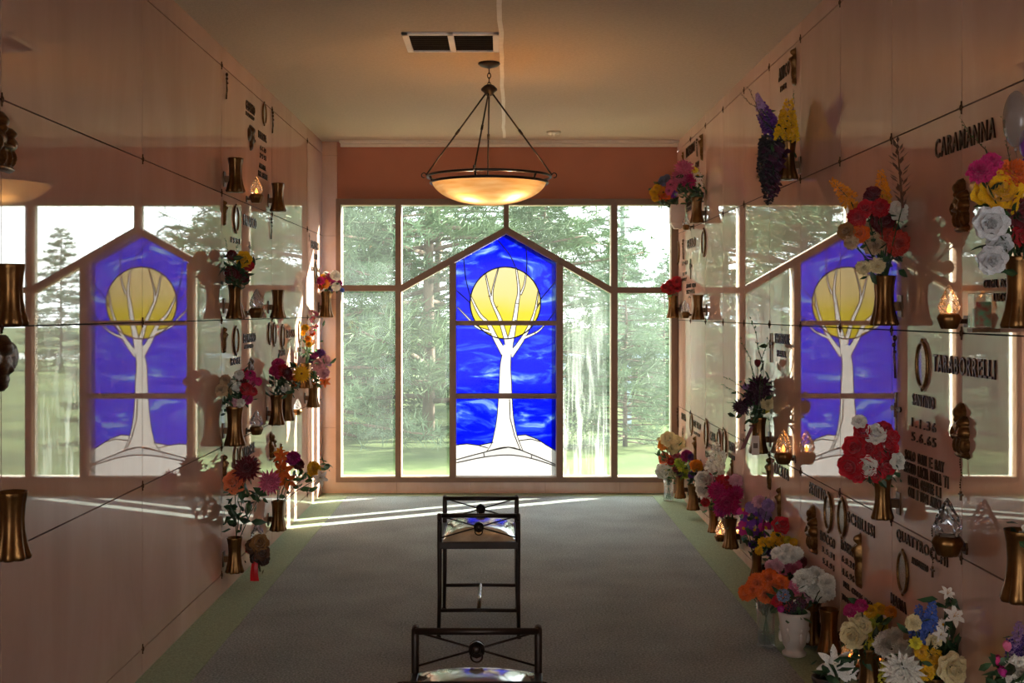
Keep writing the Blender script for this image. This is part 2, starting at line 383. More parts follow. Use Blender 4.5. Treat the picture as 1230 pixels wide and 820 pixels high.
trunk = [c4(*p) for p in smoothpath([(262, 592), (290, 550), (308, 480), (322, 400), (330, 300), (336, 200), (340, 100), (352, 30)], 3)] + [c3(388, 735), c3(430, 735)] + \
        [c4(*p) for p in smoothpath([(407, 0), (403, 100), (408, 200), (412, 300), (420, 400), (440, 500), (474, 588)], 3)] + [c4(390, 568)]
branches = [ribbon([(410, 790), (432, 690), (450, 600), (468, 480), (478, 400), (461, 262)], 52, 8), ribbon([(488, 428), (512, 370), (523, 300)], 14, 7),
            ribbon([(408, 735), (365, 590), (320, 490), (295, 410), (272, 300)], 32, 6), ribbon([(314, 465), (318, 390), (352, 264)], 13, 5),
            ribbon([(392, 800), (330, 690), (290, 610), (235, 550), (190, 460), (176, 430)], 44, 5), ribbon([(312, 662), (220, 630), (165, 575), (98, 505)], 20, 6),
            ribbon([(425, 805), (490, 720), (545, 620), (580, 520), (598, 410)], 40, 5), ribbon([(508, 697), (590, 660), (636, 618)], 20, 6), ribbon([(572, 540), (606, 480)], 9, 4)]
snow = [c4(*p) for p in [(80, 556), (150, 548), (215, 557), (300, 540), (445, 499), (490, 495), (560, 522), (610, 555), (672, 592), (672, 740), (80, 740)]]
r1 = [c4(*p) for p in smoothpath([(80, 642), (245, 598), (390, 567), (525, 610), (672, 672)], 4)]
r2 = [c4(*p) for p in smoothpath([(80, 660), (250, 625), (390, 613), (520, 632), (672, 680)], 4)]
ridge = r1 + r2[::-1]
def inside(p, poly):
    c = False; j = len(poly) - 1
    for i in range(len(poly)):
        (xi, yi), (xj, yj) = poly[i], poly[j]
        if (yi > p[1]) != (yj > p[1]) and p[0] < (xj - xi) * (p[1] - yi) / (yj - yi) + xi: c = not c
        j = i
    return c
sv, se = [], []
for poly in [outl, moon, trunk, snow, ridge] + branches:
    o = len(sv); sv += [Vector(p) for p in poly]; se += [(o + i, o + (i + 1) % len(poly)) for i in range(len(poly))]
ov, oe, of, *_ = delaunay_2d_cdt(sv, se, [], 0, 1e-5)
cls = {'sky_glass': [], 'moon_glass': [], 'tree_glass': [], 'snow_glass': [], 'ridge_glass': []}
for f in of:
    c = (sum(ov[i][0] for i in f) / len(f), sum(ov[i][1] for i in f) / len(f))
    if not inside(c, outl): continue
    k = 'tree_glass' if inside(c, trunk) or any(inside(c, b) for b in branches) else 'ridge_glass' if inside(c, ridge) else 'snow_glass' if inside(c, snow) else 'moon_glass' if inside(c, moon) else 'sky_glass'
    if k == 'tree_glass' and inside(c, ridge): k = 'ridge_glass'
    cls[k].append(f)
GD = D + .046
ox, oz = wx(608), wz(571.6)
SG = empty('stained_glass_panel', (wx(608), GD, wz(571.6)), 'stained glass picture of a white tree before a yellow moon on blue', 'stained glass')
GM = {'sky_glass': art_glass('blue_glass', [(.34, (.001, .003, .80)), (.50, (.003, .010, .95)), (.59, (.03, .09, .97)), (.66, (.20, .38, .95)), (.75, (.50, .72, .97))], 2.6, (1, 1, 2.6), 1.6),
      'moon_glass': art_glass('moon_glass', [(.10, (.72, .60, .008)), (.38, (.72, .59, .03)), (.60, (.74, .60, .24)), (.9, (.75, .62, .34))], 3, (1, 1, 1), 1, (wz(407) - oz, wz(322) - oz)),
      'tree_glass': art_glass('white_glass', [(.3, (.86, .84, .82)), (.7, (.93, .92, .91))], 5), 'snow_glass': art_glass('snow_glass', [(.3, (.86, .86, .86)), (.7, (.93, .93, .93))], 3),
      'ridge_glass': art_glass('grey_glass', [(.3, (.66, .67, .70)), (.7, (.74, .75, .77))], 3)}
for k, fs in cls.items():
    mb = MB(); mp = {}; vs = []
    for f in fs:
        for i in f:
            if i not in mp: mp[i] = len(vs); vs.append((ov[i][0] - ox, 0, ov[i][1] - oz))
    n = len(vs)
    mb.add(vs, [tuple(mp[i] for i in f) for f in fs]); ob = mb.build(k, GM[k], SG)
    # object coordinates stay those of the room, so that the streaks run on
lead = MB()
def came(pts, w=.0042, closed=False):
    pts = list(pts) + ([pts[0]] if closed else [])
    for a, b in zip(pts, pts[1:]):
        dx, dz = b[0] - a[0], b[1] - a[1]; l = sqrt(dx * dx + dz * dz)
        if l < 1e-6: continue
        nx, nz = -dz / l * w / 2, dx / l * w / 2; ex, ez = dx / l * w * .3, dz / l * w * .3
        m = ((a[0] + b[0]) / 2, (a[1] + b[1]) / 2)
        if not inside(m, outl): continue
        q = [(a[0] - ex + nx, a[1] - ez + nz), (b[0] + ex + nx, b[1] + ez + nz), (b[0] + ex - nx, b[1] + ez - nz), (a[0] - ex - nx, a[1] - ez - nz)]
        lead.prism([(x - ox, z - oz) for x, z in q], -.004, -.0005, 'y')
def outer_only(poly, others):
    """border pieces of poly that do not run inside another tree piece"""
    n = len(poly)
    for i in range(n):
        a, b = poly[i], poly[(i + 1) % n]; m = ((a[0] + b[0]) / 2, (a[1] + b[1]) / 2)
        if not any(inside(m, o) for o in others): came([a, b], .0065)
came(moon, .010, True)
tp = [trunk] + branches
for i, p in enumerate(tp): outer_only(p, [q for j, q in enumerate(tp) if j != i])
came(snow[:4], .008); came(snow[4:9], .008)
came(r1, .009); came(r2, .009)
for ln in ([(175, 430), (150, 330), (137, 205)], [(455, 255), (420, 180), (350, 95)], [(524, 300), (528, 220), (522, 130)], [(92, 402), (178, 480)], [(615, 455), (712, 340)], [(640, 615), (712, 520)]): came([c3(*p) for p in smoothpath(ln, 4)], .008)
for ln in ([(215, 557), (270, 572)], [(450, 530), (520, 520), (575, 535)], [(245, 598), (250, 625)], [(525, 610), (523, 634)], [(396, 290), (400, 400), (425, 500), (460, 585)]): came([c4(*p) for p in ln], .008)
for ln in ([(452, 585), (470, 590)], [(460, 482), (476, 484)], [(337, 512), (350, 500)], [(290, 440), (305, 436)], [(575, 655), (580, 668)]): came([c3(*p) for p in ln], .006)
lead.build('lead_came', pmat('lead', '2c221d', .6, .2), SG)
# ------------------------------------------------------------ vases and vigil lamps
VH = .185
def vase_mesh():
    prof = [(.020, .002), (.047, 0), (.050, .008), (.046, .022), (.040, .045), (.035, .08), (.0335, .11), (.036, .15), (.040, .172), (.0425, .183), (.0415, VH), (.0385, .183), (.034, .15), (.031, .11), (.031, .06), (.002, .05)]
    flute = [0, .10, .10, .09, .07, .045, .04, .035, .03, .02, .02, .02, .02, .01, 0, 0]
    return MB().lathe(prof, 48, lobe=lambda i, w: 1 + flute[i] * 1.3 * (abs(cos(4 * w)) * 1.6 - 1), cap=False).mesh('body', M_BRONZE, True)
VASE, BRK = vase_mesh(), {}
def bracket(d):
    k = round(d, 3)
    if k not in BRK: BRK[k] = MB().box(-d, -.028, -.013, .013, .055, .088).prism([(-.02, .03), (.02, .03), (.024, .072), (.02, .112), (-.02, .112), (-.024, .072)], -d - .0, -d + .006, 'x').mesh('bracket', M_BRONZED)
    return BRK[k]
VASES = {}
def vase(key, side, px, yt, yb, label, d=.062):
    sc = 1.0
    p = wallpt(side, px, yb, d); top = wallpt(side, px, yt, d); sc = (top.z - p.z) / VH
    sc = max(.75, min(1.3, sc)); p.z = top.z - VH * sc
    r = empty('flower_vase', p, label, 'vase', 'bronze wall vases', 0 if side == 'L' else pi)
    b = link('body', VASE, r); b.scale = (sc, sc, sc); b.rotation_euler.z = (px * 7.3) % 1.0
    link('bracket', bracket(d), r).location.z = (sc - 1) * .07
    VASES[key] = (Vector((p.x, p.y, top.z)), side); return r
def lampmeshes():
    base = MB().lathe([(.002, 0), (.024, 0), (.028, .006), (.034, .022), (.039, .034), (.034, .044), (.029, .050), (.025, .048), (.022, .02), (.002, .018)], 32, lobe=lambda i, w: 1 + (.07 * (abs(cos(4 * w)) * 1.6 - 1) if i < 7 else 0), cap=False).mesh('cup', M_BRONZE, True)
    prof = [(.023, .046), (.030, .058), (.033, .070), (.031, .082), (.026, .096), (.018, .112), (.010, .128), (.0015, .142)]
    gl = MB().lathe(prof, 16, lobe=lambda i, w: 1 + .06 * (1 if (round(w / (pi / 8)) + i) % 2 else -1), cap=False).mesh('glass_flame', M_CRYSTAL)
    cd = MB().lathe([(.001, .02), (.017, .021), (.017, .05), (.012, .052), (.001, .052)], 14).mesh('candle', pmat('candle_wax', 'd8cdb8', .5), True)
    fl = MB().lathe([(.001, .052), (.006, .056), (.0075, .062), (.005, .070), (.0008, .080)], 12).mesh('flame', M_GLOW, True)
    return base, gl, cd, fl
LMP = lampmeshes()
def vigil(side, px, yt, yb, label, lit=False, d=.058):
    p = wallpt(side, px, yb, d); top = wallpt(side, px, yt, d); sc = max(.8, min(1.4, (top.z - p.z) / .142))
    r = empty('vigil_lamp', p, label, 'candle lamp', 'vigil lamps on the walls', 0 if side == 'L' else pi)
    for n, me in zip(('cup', 'glass_flame', 'candle', 'flame'), LMP):
        if n == 'flame' and not lit: continue
        o = link(n, me, r); o.scale = (sc, sc, sc)
    b = link('bracket', bracket(d), r); b.scale = (1, .8, .45); b.location.z = -.008 * 1
    if lit:
        L = bpy.data.lights.new('flame_light', 'POINT'); L.energy = .07; L.color = (1, .5, .18); L.shadow_soft_size = .01
        lo = bpy.data.objects.new('flame_light', L); COL.objects.link(lo); lo.parent = r; lo.location = (0, 0, .072 * sc)
    return r
# ------------------------------------------------------------ bronze ornaments on the stone (local u along the wall, v up, n out)
def relief(bumps, n=26, m=34, rough=.0, seed=1):
    """one continuous cast relief from (cx, cy, rx, ry, height) bumps"""
    rnd = random.Random(seed)
    x0 = min(b[0] - b[2] for b in bumps); x1 = max(b[0] + b[2] for b in bumps); y0 = min(b[1] - b[3] for b in bumps); y1 = max(b[1] + b[3] for b in bumps)
    def hgt(x, y):
        z = 0
        for cx, cy, rx, ry, h in bumps:
            q = 1 - ((x - cx) / rx) ** 2 - ((y - cy) / ry) ** 2
            if q > 0: z = max(z, h * sqrt(q) + .0001)
        return z
    idx, vs, fs = {}, [], []
    Z = [[hgt(x0 + (x1 - x0) * i / n, y0 + (y1 - y0) * j / m) for i in range(n + 1)] for j in range(m + 1)]
    def vid(i, j):
        if (i, j) not in idx:
            z = Z[j][i]; idx[(i, j)] = len(vs); vs.append((x0 + (x1 - x0) * i / n, y0 + (y1 - y0) * j / m, z + (rnd.uniform(-rough, rough) if z > 0 else 0)))
        return idx[(i, j)]
    for j in range(m):
        for i in range(n):
            if max(Z[j][i], Z[j][i + 1], Z[j + 1][i], Z[j + 1][i + 1]) > 0: fs.append((vid(i, j), vid(i + 1, j), vid(i + 1, j + 1), vid(i, j + 1)))
    return MB().add(vs, fs)
def unit(mb):
    xs = [v[0] for v in mb.v]; ys = [v[1] for v in mb.v]; w = max(xs) - min(xs); h = max(ys) - min(ys); cx = (max(xs) + min(xs)) / 2; cy = (max(ys) + min(ys)) / 2
    mb.v = [((x - cx) / h, (y - cy) / h, z / h) for x, y, z in mb.v]; return mb
ORN = {}
ORN['saint'] = unit(relief([(0, -.5, .17, .50, .16), (0, -.1, .19, .32, .19), (-.10, -.05, .08, .26, .2), (.10, -.05, .08, .26, .2), (0, .30, .10, .13, .2), (0, .33, .14, .15, .05), (0, -.86, .2, .14, .14), (.02, .02, .09, .12, .26)], rough=.004)).mesh('saint_relief', M_BRONZE, True)
ORN['mother'] = unit(relief([(-.10, .52, .17, .22, .30), (-.10, .55, .24, .28, .20), (-.10, .30, .09, .14, .28), (.13, .20, .13, .15, .34), (.13, .24, .17, .17, .28), (.16, -.08, .16, .24, .32), (-.16, .02, .26, .30, .22), (-.26, -.14, .10, .30, .30), (-.02, -.20, .30, .09, .36), (0, -.48, .33, .38, .22), (-.14, -.5, .06, .34, .29), (.04, -.52, .06, .34, .30), (.2, -.48, .06, .3, .28), (0, -.8, .36, .12, .22)], 34, 48, rough=.006)).mesh('mother_relief', M_BRONZE, True)
ORN['cherub'] = unit(relief([(0, .3, .24, .24, .3), (0, .35, .3, .27, .18), (-.3, .05, .26, .36, .16), (.3, .05, .26, .36, .16), (0, -.15, .26, .34, .24), (0, -.5, .2, .3, .18), (.08, -.25, .1, .16, .3)], rough=.012)).mesh('cherub_relief', M_BRONZED, True)
fm = MB(); fm.tube([(0, -.5, .03), (.02, -.15, .05), (-.02, .15, .05), (.0, .5, .03)], [.03, .03, .026, .012], 8)
for k in range(6):
    s = 1 if k % 2 else -1; y = -.38 + k * .15
    fm.add([(0, y, .04), (s * .07, y + .06, .07), (s * .09, y + .15, .05), (s * .02, y + .10, .09)], [(0, 1, 2, 3)])
fm.ball((.01, .44, .05), (.06, .08, .05)); fm.ball((-.02, .28, .06), (.05, .06, .05)); fm.ball((.04, .12, .06), (.04, .05, .04))
ORN['rose_spray'] = unit(fm).mesh('rose_spray_relief', M_BRONZED, True)
cm = MB().prism([(-.035, -.5), (.035, -.5), (.028, -.3), (.025, .12), (.20, .10), (.23, .155), (.20, .21), (.025, .19), (.03, .45), (.04, .5), (-.04, .5), (-.03, .45), (-.025, .19), (-.20, .21), (-.23, .155), (-.20, .10), (-.025, .12), (-.028, -.3)], .012, .05, 'z')
cm.tube([(-.0, -.02, .05), (0, .28, .05)], [.03, .022], 8).tube([(-.13, .17, .05), (.13, .17, .05)], .016, 6).tube([(0, .1, 0), (0, .1, .02)], .03, 8)
ORN['cross'] = cm.mesh('cross_body', M_BRONZED)
ORN['oval_frame'] = MB().ring(.46, .045, 40, 8, (0, 0, .03), .72, 1.0).ball((0, .5, .035), (.07, .05, .035)).ball((0, -.5, .035), (.06, .06, .035)).mesh('oval_frame', M_BRONZE, True)
ORN['plate'] = MB().ball((0, 0, .012), (.33, .45, .028), 28, 8).mesh('portrait_plate', M_PORC, True)
ORN['rosette'] = MB().prism([(0, -1), (.45, -.3), (1, 0), (.45, .3), (0, 1), (-.45, .3), (-1, 0), (-.45, -.3)], -.2, .35, 'z').ball((0, 0, .35), (.5, .5, .35), 10, 6).mesh('joint_rosette', M_BRONZED)
ONAME = {'saint': ('saint_figure', 'wall figure'), 'mother': ('mother_and_child_emblem', 'emblem'), 'cherub': ('cherub_emblem', 'emblem'), 'rose_spray': ('rose_spray_emblem', 'emblem'), 'cross': ('wall_cross', 'cross'), 'oval': ('portrait_oval', 'portrait')}
def orn(kind, side, px, yt, yb, label, aspect=1.0):
    p = wallpt(side, px, (yt + yb) / 2, 0.0005); h = (yb - yt) * p.y / F
    r = empty(ONAME[kind][0], None, label, ONAME[kind][1], mat=wallmat(side, p))
    for n in (('oval_frame', 'plate') if kind == 'oval' else (kind,)):
        o = link(ORN[n].name, ORN[n], r); wf, nf = {'mother': (2.1, .95), 'cherub': (1.7, .9), 'oval': (1.35, .9)}.get(kind, (1.35, 1.0)); o.scale = (h * aspect * wf, h, h * nf)
    return r
for side, rows, cols, nm in (('L', LR, LY, 'small bronze clip where the joints of the plain wall cross'), ('R', RR, RY, 'small bronze clip where the joints of the flower-hung wall cross')):
    for z in rows:
        for y in cols:
            if not 2.3 < y < 9.5 or (side == 'R' and z < .1): continue
            f = F / y; px = CX + (-AL if side == 'L' else AR) * f; py = CY - (z - CZ) * f
            if not (0 <= px <= 1229 and 0 <= py <= 819): continue
            o = link('joint_clip', ORN['rosette'], None); o.matrix_world = wallmat(side, Vector((-AL if side == 'L' else AR, y, z))); o.scale = (.008, .021, .012)
            tag(o, nm, 'clip', 'joint clips, plain wall' if side == 'L' else 'joint clips, flower-hung wall')
# ------------------------------------------------------------ lettering
TXT = {}
def textmesh(s, serif=True):
    if s in TXT: return TXT[s]
    cu = bpy.data.curves.new('t', 'FONT'); cu.body = s; cu.extrude = .045; cu.offset = .003; cu.resolution_u = 2; cu.space_character = 1.22
    o = bpy.data.objects.new('t', cu); COL.objects.link(o); bpy.context.view_layer.update()
    me = bpy.data.meshes.new_from_object(o.evaluated_get(bpy.context.evaluated_depsgraph_get())); bpy.data.objects.remove(o)
    xs = [v.co.x for v in me.vertices]; ys = [v.co.y for v in me.vertices]; x0, x1, y0, y1 = min(xs), max(xs), min(ys), max(ys)
    for v in me.vertices: v.co = ((v.co.x - x0) / (x1 - x0), (v.co.y - y0) / (y1 - y0), v.co.z / .09 + .5)
    me.materials.clear(); me.materials.append(M_LETTER); TXT[s] = me; return me
def words_(side, label, lines):
    """lines: (px of first letter, px of last letter, top y, bottom y at the first letter, text)"""
    px0, px1, yt, yb, _ = lines[0]; p0 = wallpt(side, px0, yb)
    r = empty('bronze_inscription', None, label, 'lettering', mat=wallmat(side, p0))
    for i, (a, b, t, q, s) in enumerate(lines):
        A, B = wallpt(side, a, q), wallpt(side, b, q); h = (q - t) * A.y / F; W = abs(B.y - A.y); k0 = 0
        for wd in s.split(' '):     # one part for each word
            o = link('name_line' if i == 0 else 'lettering', textmesh(wd), r)
            o.location = (abs(A.y - p0.y) * (1 if (A.y > p0.y) == (side == 'L') else -1) + W * k0 / len(s), A.z - p0.z, 0); o.scale = (W * len(wd) / len(s) * .97, h, .005)
            k0 += len(wd) + 1
    return r

# ------------------------------------------------------------ flowers
def petal(mb, az, L, W, e0, e1, r0=.05, z0=0, cup=.3, nu=4, nv=2, tip=1.0, ruff=0, rnd=random, m=0):
    vs = []; r, z = r0, z0
    for i in range(nu + 1):
        t = i / nu; e = e0 + (e1 - e0) * t
        if i: r += cos(e) * L / nu; z += sin(e) * L / nu
        w = W * .5 * (sin(pi * (t * .70 + .10)) if tip > .5 else sin(pi * (t * .9 + .07)))
        for j in range(nv + 1):
            s = 2 * j / nv - 1
            q = cup * W * .5 * s * s
            x = s * w; rr = r - q * sin(e); zz = z + q * cos(e) + (rnd.uniform(-ruff, ruff) * t if ruff else 0)
            if i == nu and ruff > .1 and j % 2: rr -= .10 * L * cos(e); zz -= .10 * L * sin(e)
            if i == nu and tip > .5 and j in (0, nv): rr -= .12 * L * cos(e); zz -= .12 * L * sin(e)
            vs.append((rr * cos(az) - x * sin(az), rr * sin(az) + x * cos(az), zz))
    k = nv + 1
    mb.add(vs, [(i * k + j, i * k + j + 1, (i + 1) * k + j + 1, (i + 1) * k + j) for i in range(nu) for j in range(nv)], m)
R_ = radians
def flower(kind, seed=0):
    rnd = random.Random(seed * 77 + len(kind)); mb = MB()
    if kind == 'rose':
        for n, r0, L, W, e0, e1, z0 in ((3, .03, .55, .5, 88, 105, .0), (4, .10, .62, .62, 84, 98, -.02), (5, .18, .75, .8, 70, 84, -.08), (6, .24, .88, .95, 50, 62, -.16), (7, .28, .95, 1.0, 34, 28, -.24), (7, .26, .95, 1.0, 8, 2, -.3)):
            for k in range(n): petal(mb, 2 * pi * (k + .5 * rnd.random()) / n + r0 * 9, L * rnd.uniform(.9, 1.08), W, R_(e0), R_(e1), r0, z0, .32, 4, 4, 1, .03, rnd)
    elif kind == 'dahlia':
        for n, L, e in ((18, 1.0, 5), (18, .92, 22), (16, .8, 40), (13, .64, 57), (9, .48, 72), (5, .35, 86)):
            for k in range(n): petal(mb, 2 * pi * (k + rnd.random() * .4) / n + e, L * rnd.uniform(.92, 1.06), .27, R_(e), R_(e + 22), .05, e / 300, .5, 3, 2, 0, .01, rnd)
    elif kind == 'carnation':
        for n, L, e in ((16, 1.0, -8), (16, .97, 12), (15, .93, 30), (13, .88, 46), (11, .82, 60), (9, .76, 74), (6, .7, 88)):
            for k in range(n): petal(mb, 2 * pi * (k + rnd.random()) / n, L * rnd.uniform(.85, 1.08), .55, R_(e), R_(e + 10), .05, -.1, .1, 4, 6, 1, .13, rnd)
    elif kind == 'daisy':
        for k in range(15): petal(mb, 2 * pi * k / 15, 1.0 * rnd.uniform(.9, 1.05), .36, R_(12), R_(-8), .12, 0, .2, 3, 2, 0, .01, rnd)
        mb.ball((0, 0, .05), (.26, .26, .14), 10, 6, 1)
    elif kind == 'gerbera':
        for n, L, e in ((20, 1.0, 5), (18, .8, 20), (14, .5, 35)):
            for k in range(n): petal(mb, 2 * pi * (k + .3 * rnd.random()) / n + e, L, .27, R_(e), R_(e - 5), .12, e / 300, .25, 3, 2, 0, .01, rnd)
        mb.ball((0, 0, .1), (.17, .17, .1), 10, 6, 1)
    elif kind == 'lily':
        for k in range(6): petal(mb, 2 * pi * k / 6, 1.25, .55, R_(62), R_(-25), .05, -.2, .35, 6, 2, 0, .01, rnd)
        for k in range(5): a = 2 * pi * k / 5; mb.tube([(0, 0, -.1), (.16 * cos(a), .16 * sin(a), .45), (.24 * cos(a), .24 * sin(a), .6)], [.02, .015, .03], 5, 1)
    elif kind == 'poinsettia':
        for n, L, e in ((7, 1.25, 2), (6, .9, 20), (4, .5, 40)):
            for k in range(n): petal(mb, 2 * pi * (k + .2 * rnd.random()) / n + e, L, .48, R_(e + 10), R_(e - 25), .04, e / 400, .3, 5, 2, 0, .02, rnd)
        for k in range(5): mb.ball((.08 * cos(k * 1.26), .08 * sin(k * 1.26), .12), .05, 6, 4, 1)
    elif kind == 'hydrangea':
        for k in range(64):
            f = 1 - k / 64 * 1.15; a = k * 2.4; q = sqrt(max(0, 1 - f * f)); c = Vector((q * cos(a), q * sin(a), f)) * .86
            nrm = c.normalized(); t = nrm.orthogonal().normalized(); b = nrm.cross(t)
            for j in range(4):
                w = pi / 2 * j + k; u = t * cos(w) + b * sin(w); v = nrm.cross(u)
                p = c + nrm * rnd.uniform(-.04, .06); mb.add([p, p + u * .12 + v * .08 + nrm * .04, p + u * .22 + nrm * .02, p + u * .12 - v * .08 + nrm * .04], [(0, 1, 2, 3)])
    elif kind == 'mum':     # small button bloom
        for n, L, e in ((12, 1, 0), (12, .95, 25), (10, .85, 48), (7, .75, 68), (4, .7, 85)):
            for k in range(n): petal(mb, 2 * pi * (k + rnd.random() * .4) / n + e, L, .42, R_(e), R_(e + 18), .04, -.05, .3, 3, 2, 1, .02, rnd)
    elif kind == 'orchid':
        for k in range(3): petal(mb, 2 * pi * k / 3 + pi / 2, 1.05, .55, R_(12), R_(-12), .04, 0, .15, 4, 2, 0, .01, rnd)
        for k in (0, 1): petal(mb, pi * k + .15 * (1 - 2 * k), 1.0, 1.05, R_(14), R_(-6), .04, .03, .1, 4, 4, 1, .03, rnd)
        petal(mb, -pi / 2, .5, .45, R_(60), R_(10), .04, .05, .5, 3, 2, 1, .01, rnd, 1); mb.ball((0, 0, .1), .1, 6, 4, 1)
    elif kind == 'tulip':
        for n, L, W, e0, e1 in ((3, 1.5, .9, 40, 108), (3, 1.5, .95, 25, 105)):
            for k in range(n): petal(mb, 2 * pi * (k + (.5 if e0 < 30 else 0)) / n, L, W, R_(e0), R_(e1), .05, -.6, .45, 6, 4, 1, .01, rnd)
    elif kind == 'spike':   # upright spray of small florets, 2 units tall along +Z
        for k in range(44):
            z = -1 + 2 * k / 43; rr = .34 * (1 - (z + 1) / 2.3) + .05; a = k * 2.4; c = Vector((rr * cos(a), rr * sin(a), z)); s = .40 * (1 - (z + 1) / 3.4)
            for j in range(5):
                w = 2 * pi * j / 5 + k; d = Vector((cos(a) * .6 + rnd.uniform(-.4, .4) + .6 * cos(w), sin(a) * .6 + rnd.uniform(-.4, .4) + .6 * sin(w), rnd.uniform(-.3, .7))).normalized(); o = d.orthogonal().normalized() * s * .42
                mb.add([c, c + d * s * .6 + o, c + d * s, c + d * s * .6 - o], [(0, 1, 2, 3)])
        mb.tube([(0, 0, -1.05), (0, 0, 1)], [.03, .01], 5, 1)
    elif kind == 'twig':    # bare budded twig, 2 units tall
        p = Vector((0, 0, -1)); pts = [p.copy()]
        for i in range(6): p = p + Vector((rnd.uniform(-.10, .10), rnd.uniform(-.10, .10), .333)); pts.append(p.copy())
        mb.tube(pts, [.022 * (1 - i / 8) for i in range(7)], 5)
        for k in range(20):
            i = min(5, int(k / 3.4)); c = pts[i].lerp(pts[i + 1], rnd.random()); a = rnd.uniform(0, 2 * pi); d = Vector((cos(a), sin(a), .9)).normalized() * .17; o = Vector((-sin(a), cos(a), 0)) * .035
            mb.add([c, c + d * .5 + o, c + d, c + d * .5 - o], [(0, 1, 2, 3)], 1)
    elif kind == 'pod':     # tall dried brown seed head, 2 units tall
        for k in range(40):
            z = -1 + 2 * k / 39; rr = .22 * sin(pi * min(1, (z + 1.3) / 2.5)) + .02; a = k * 2.4; c = Vector((rr * .4 * cos(a), rr * .4 * sin(a), z)); d = Vector((cos(a) * rr * 1.3, sin(a) * rr * 1.3, .22)); o = Vector((-sin(a), cos(a), 0)) * .06
            mb.add([c, c + d * .5 + o, c + d, c + d * .5 - o], [(0, 1, 2, 3)])
        mb.tube([(0, 0, -1.05), (0, 0, 1)], [.05, .015], 6)
    elif kind == 'berry':
        for k in range(26):
            f = 1 - k / 26 * 1.4; a = k * 2.4; q = sqrt(max(0, 1 - f * f)); mb.ball((q * cos(a) * .8, q * sin(a) * .8, f * .8), .22, 7, 5)
    return mb
BLOOMNAME = {'rose': 'rose_bloom', 'dahlia': 'dahlia_bloom', 'carnation': 'carnation_bloom', 'daisy': 'daisy_bloom', 'gerbera': 'gerbera_bloom', 'lily': 'lily_bloom', 'poinsettia': 'poinsettia_bloom', 'hydrangea': 'hydrangea_bloom',
             'mum': 'button_bloom', 'orchid': 'orchid_bloom', 'tulip': 'tulip_bloom', 'spike': 'flower_spike', 'twig': 'budded_twig', 'pod': 'seed_head', 'berry': 'berry_cluster'}
CC = {'red': 'c41425', 'dkred': '6e0f1c', 'coral': 'c8402e', 'pink': 'd8688c', 'hot': 'c81c6e', 'mag': 'b5177a', 'ltpink': 'e6b0bc', 'white': 'e9e4d8', 'cream': 'e8d9a8', 'beige': 'c9a980', 'yellow': 'e8b80c', 'lemon': 'd8cf3a', 'lime': 'a9b83c',
      'orange': 'e2691a', 'amber': 'e89a18', 'peach': 'ee8450', 'purple': '6a2a8c', 'violet': '4a2a86', 'lilac': 'a77fb4', 'plum': '4a1636', 'blue': '4f6fc4', 'slate': '6f7a94', 'brown': '5c3c26', 'tan': '9a6c3a', 'dkbrown': '3c2618', 'dark': '241c22', 'grey': 'd8d8d8', 'twig': '6b5a3e', 'teal': '2c7a70', 'ash': '8f8580'}
FM = {}
def bloommesh(kind, col, seed):
    k = (kind, col, seed)
    if k not in FM:
        mat = pmat('petal_' + col, CC[col], .65, var=.18, scale=14, sheen=.15)
        eye = pmat('petal_eye_' + ('dark' if kind in ('gerbera',) else 'leaf' if kind in ('spike', 'twig') else 'gold'), '5a3a10' if kind == 'gerbera' else '3c5a2a' if kind in ('spike', 'twig') else 'd09a20', .7)
        if kind == 'twig': mat, eye = M_TWIG, (M_LEAF if col == 'leaf' else mat)
        FM[k] = flower(kind, seed).mesh(BLOOMNAME[kind], [mat, eye], kind in ('rose', 'tulip', 'lily', 'poinsettia', 'berry'))
    return FM[k]
CC['leaf'] = '3d5a2c'
def leafset(mb, rnd, a, b, n, size, spread, wide=.42):
    for _ in range(n):
        t = rnd.random(); p = a.lerp(b, t) + Vector((rnd.gauss(0, spread), rnd.gauss(0, spread), rnd.gauss(0, spread)))
        d = Vector((rnd.gauss(0, 1), rnd.gauss(-.2, 1), rnd.gauss(.25, .8))).normalized(); L = size * rnd.uniform(.6, 1.25)
        s = d.cross(Vector((rnd.gauss(0, 1), rnd.gauss(0, 1), rnd.gauss(0, 1)))).normalized(); nn = d.cross(s)
        w = L * wide * .5
        mb.add([p, p + d * L * .3 + s * w - nn * w * .3, p + d * L * .65 + s * w * .8 - nn * w * .35, p + d * L - nn * w * .8, p + d * L * .65 - s * w * .8 - nn * w * .35, p + d * L * .3 - s * w - nn * w * .3, p + d * L * .5],
               [(0, 1, 6), (1, 2, 6), (2, 3, 6), (3, 4, 6), (4, 5, 6), (5, 0, 6)])
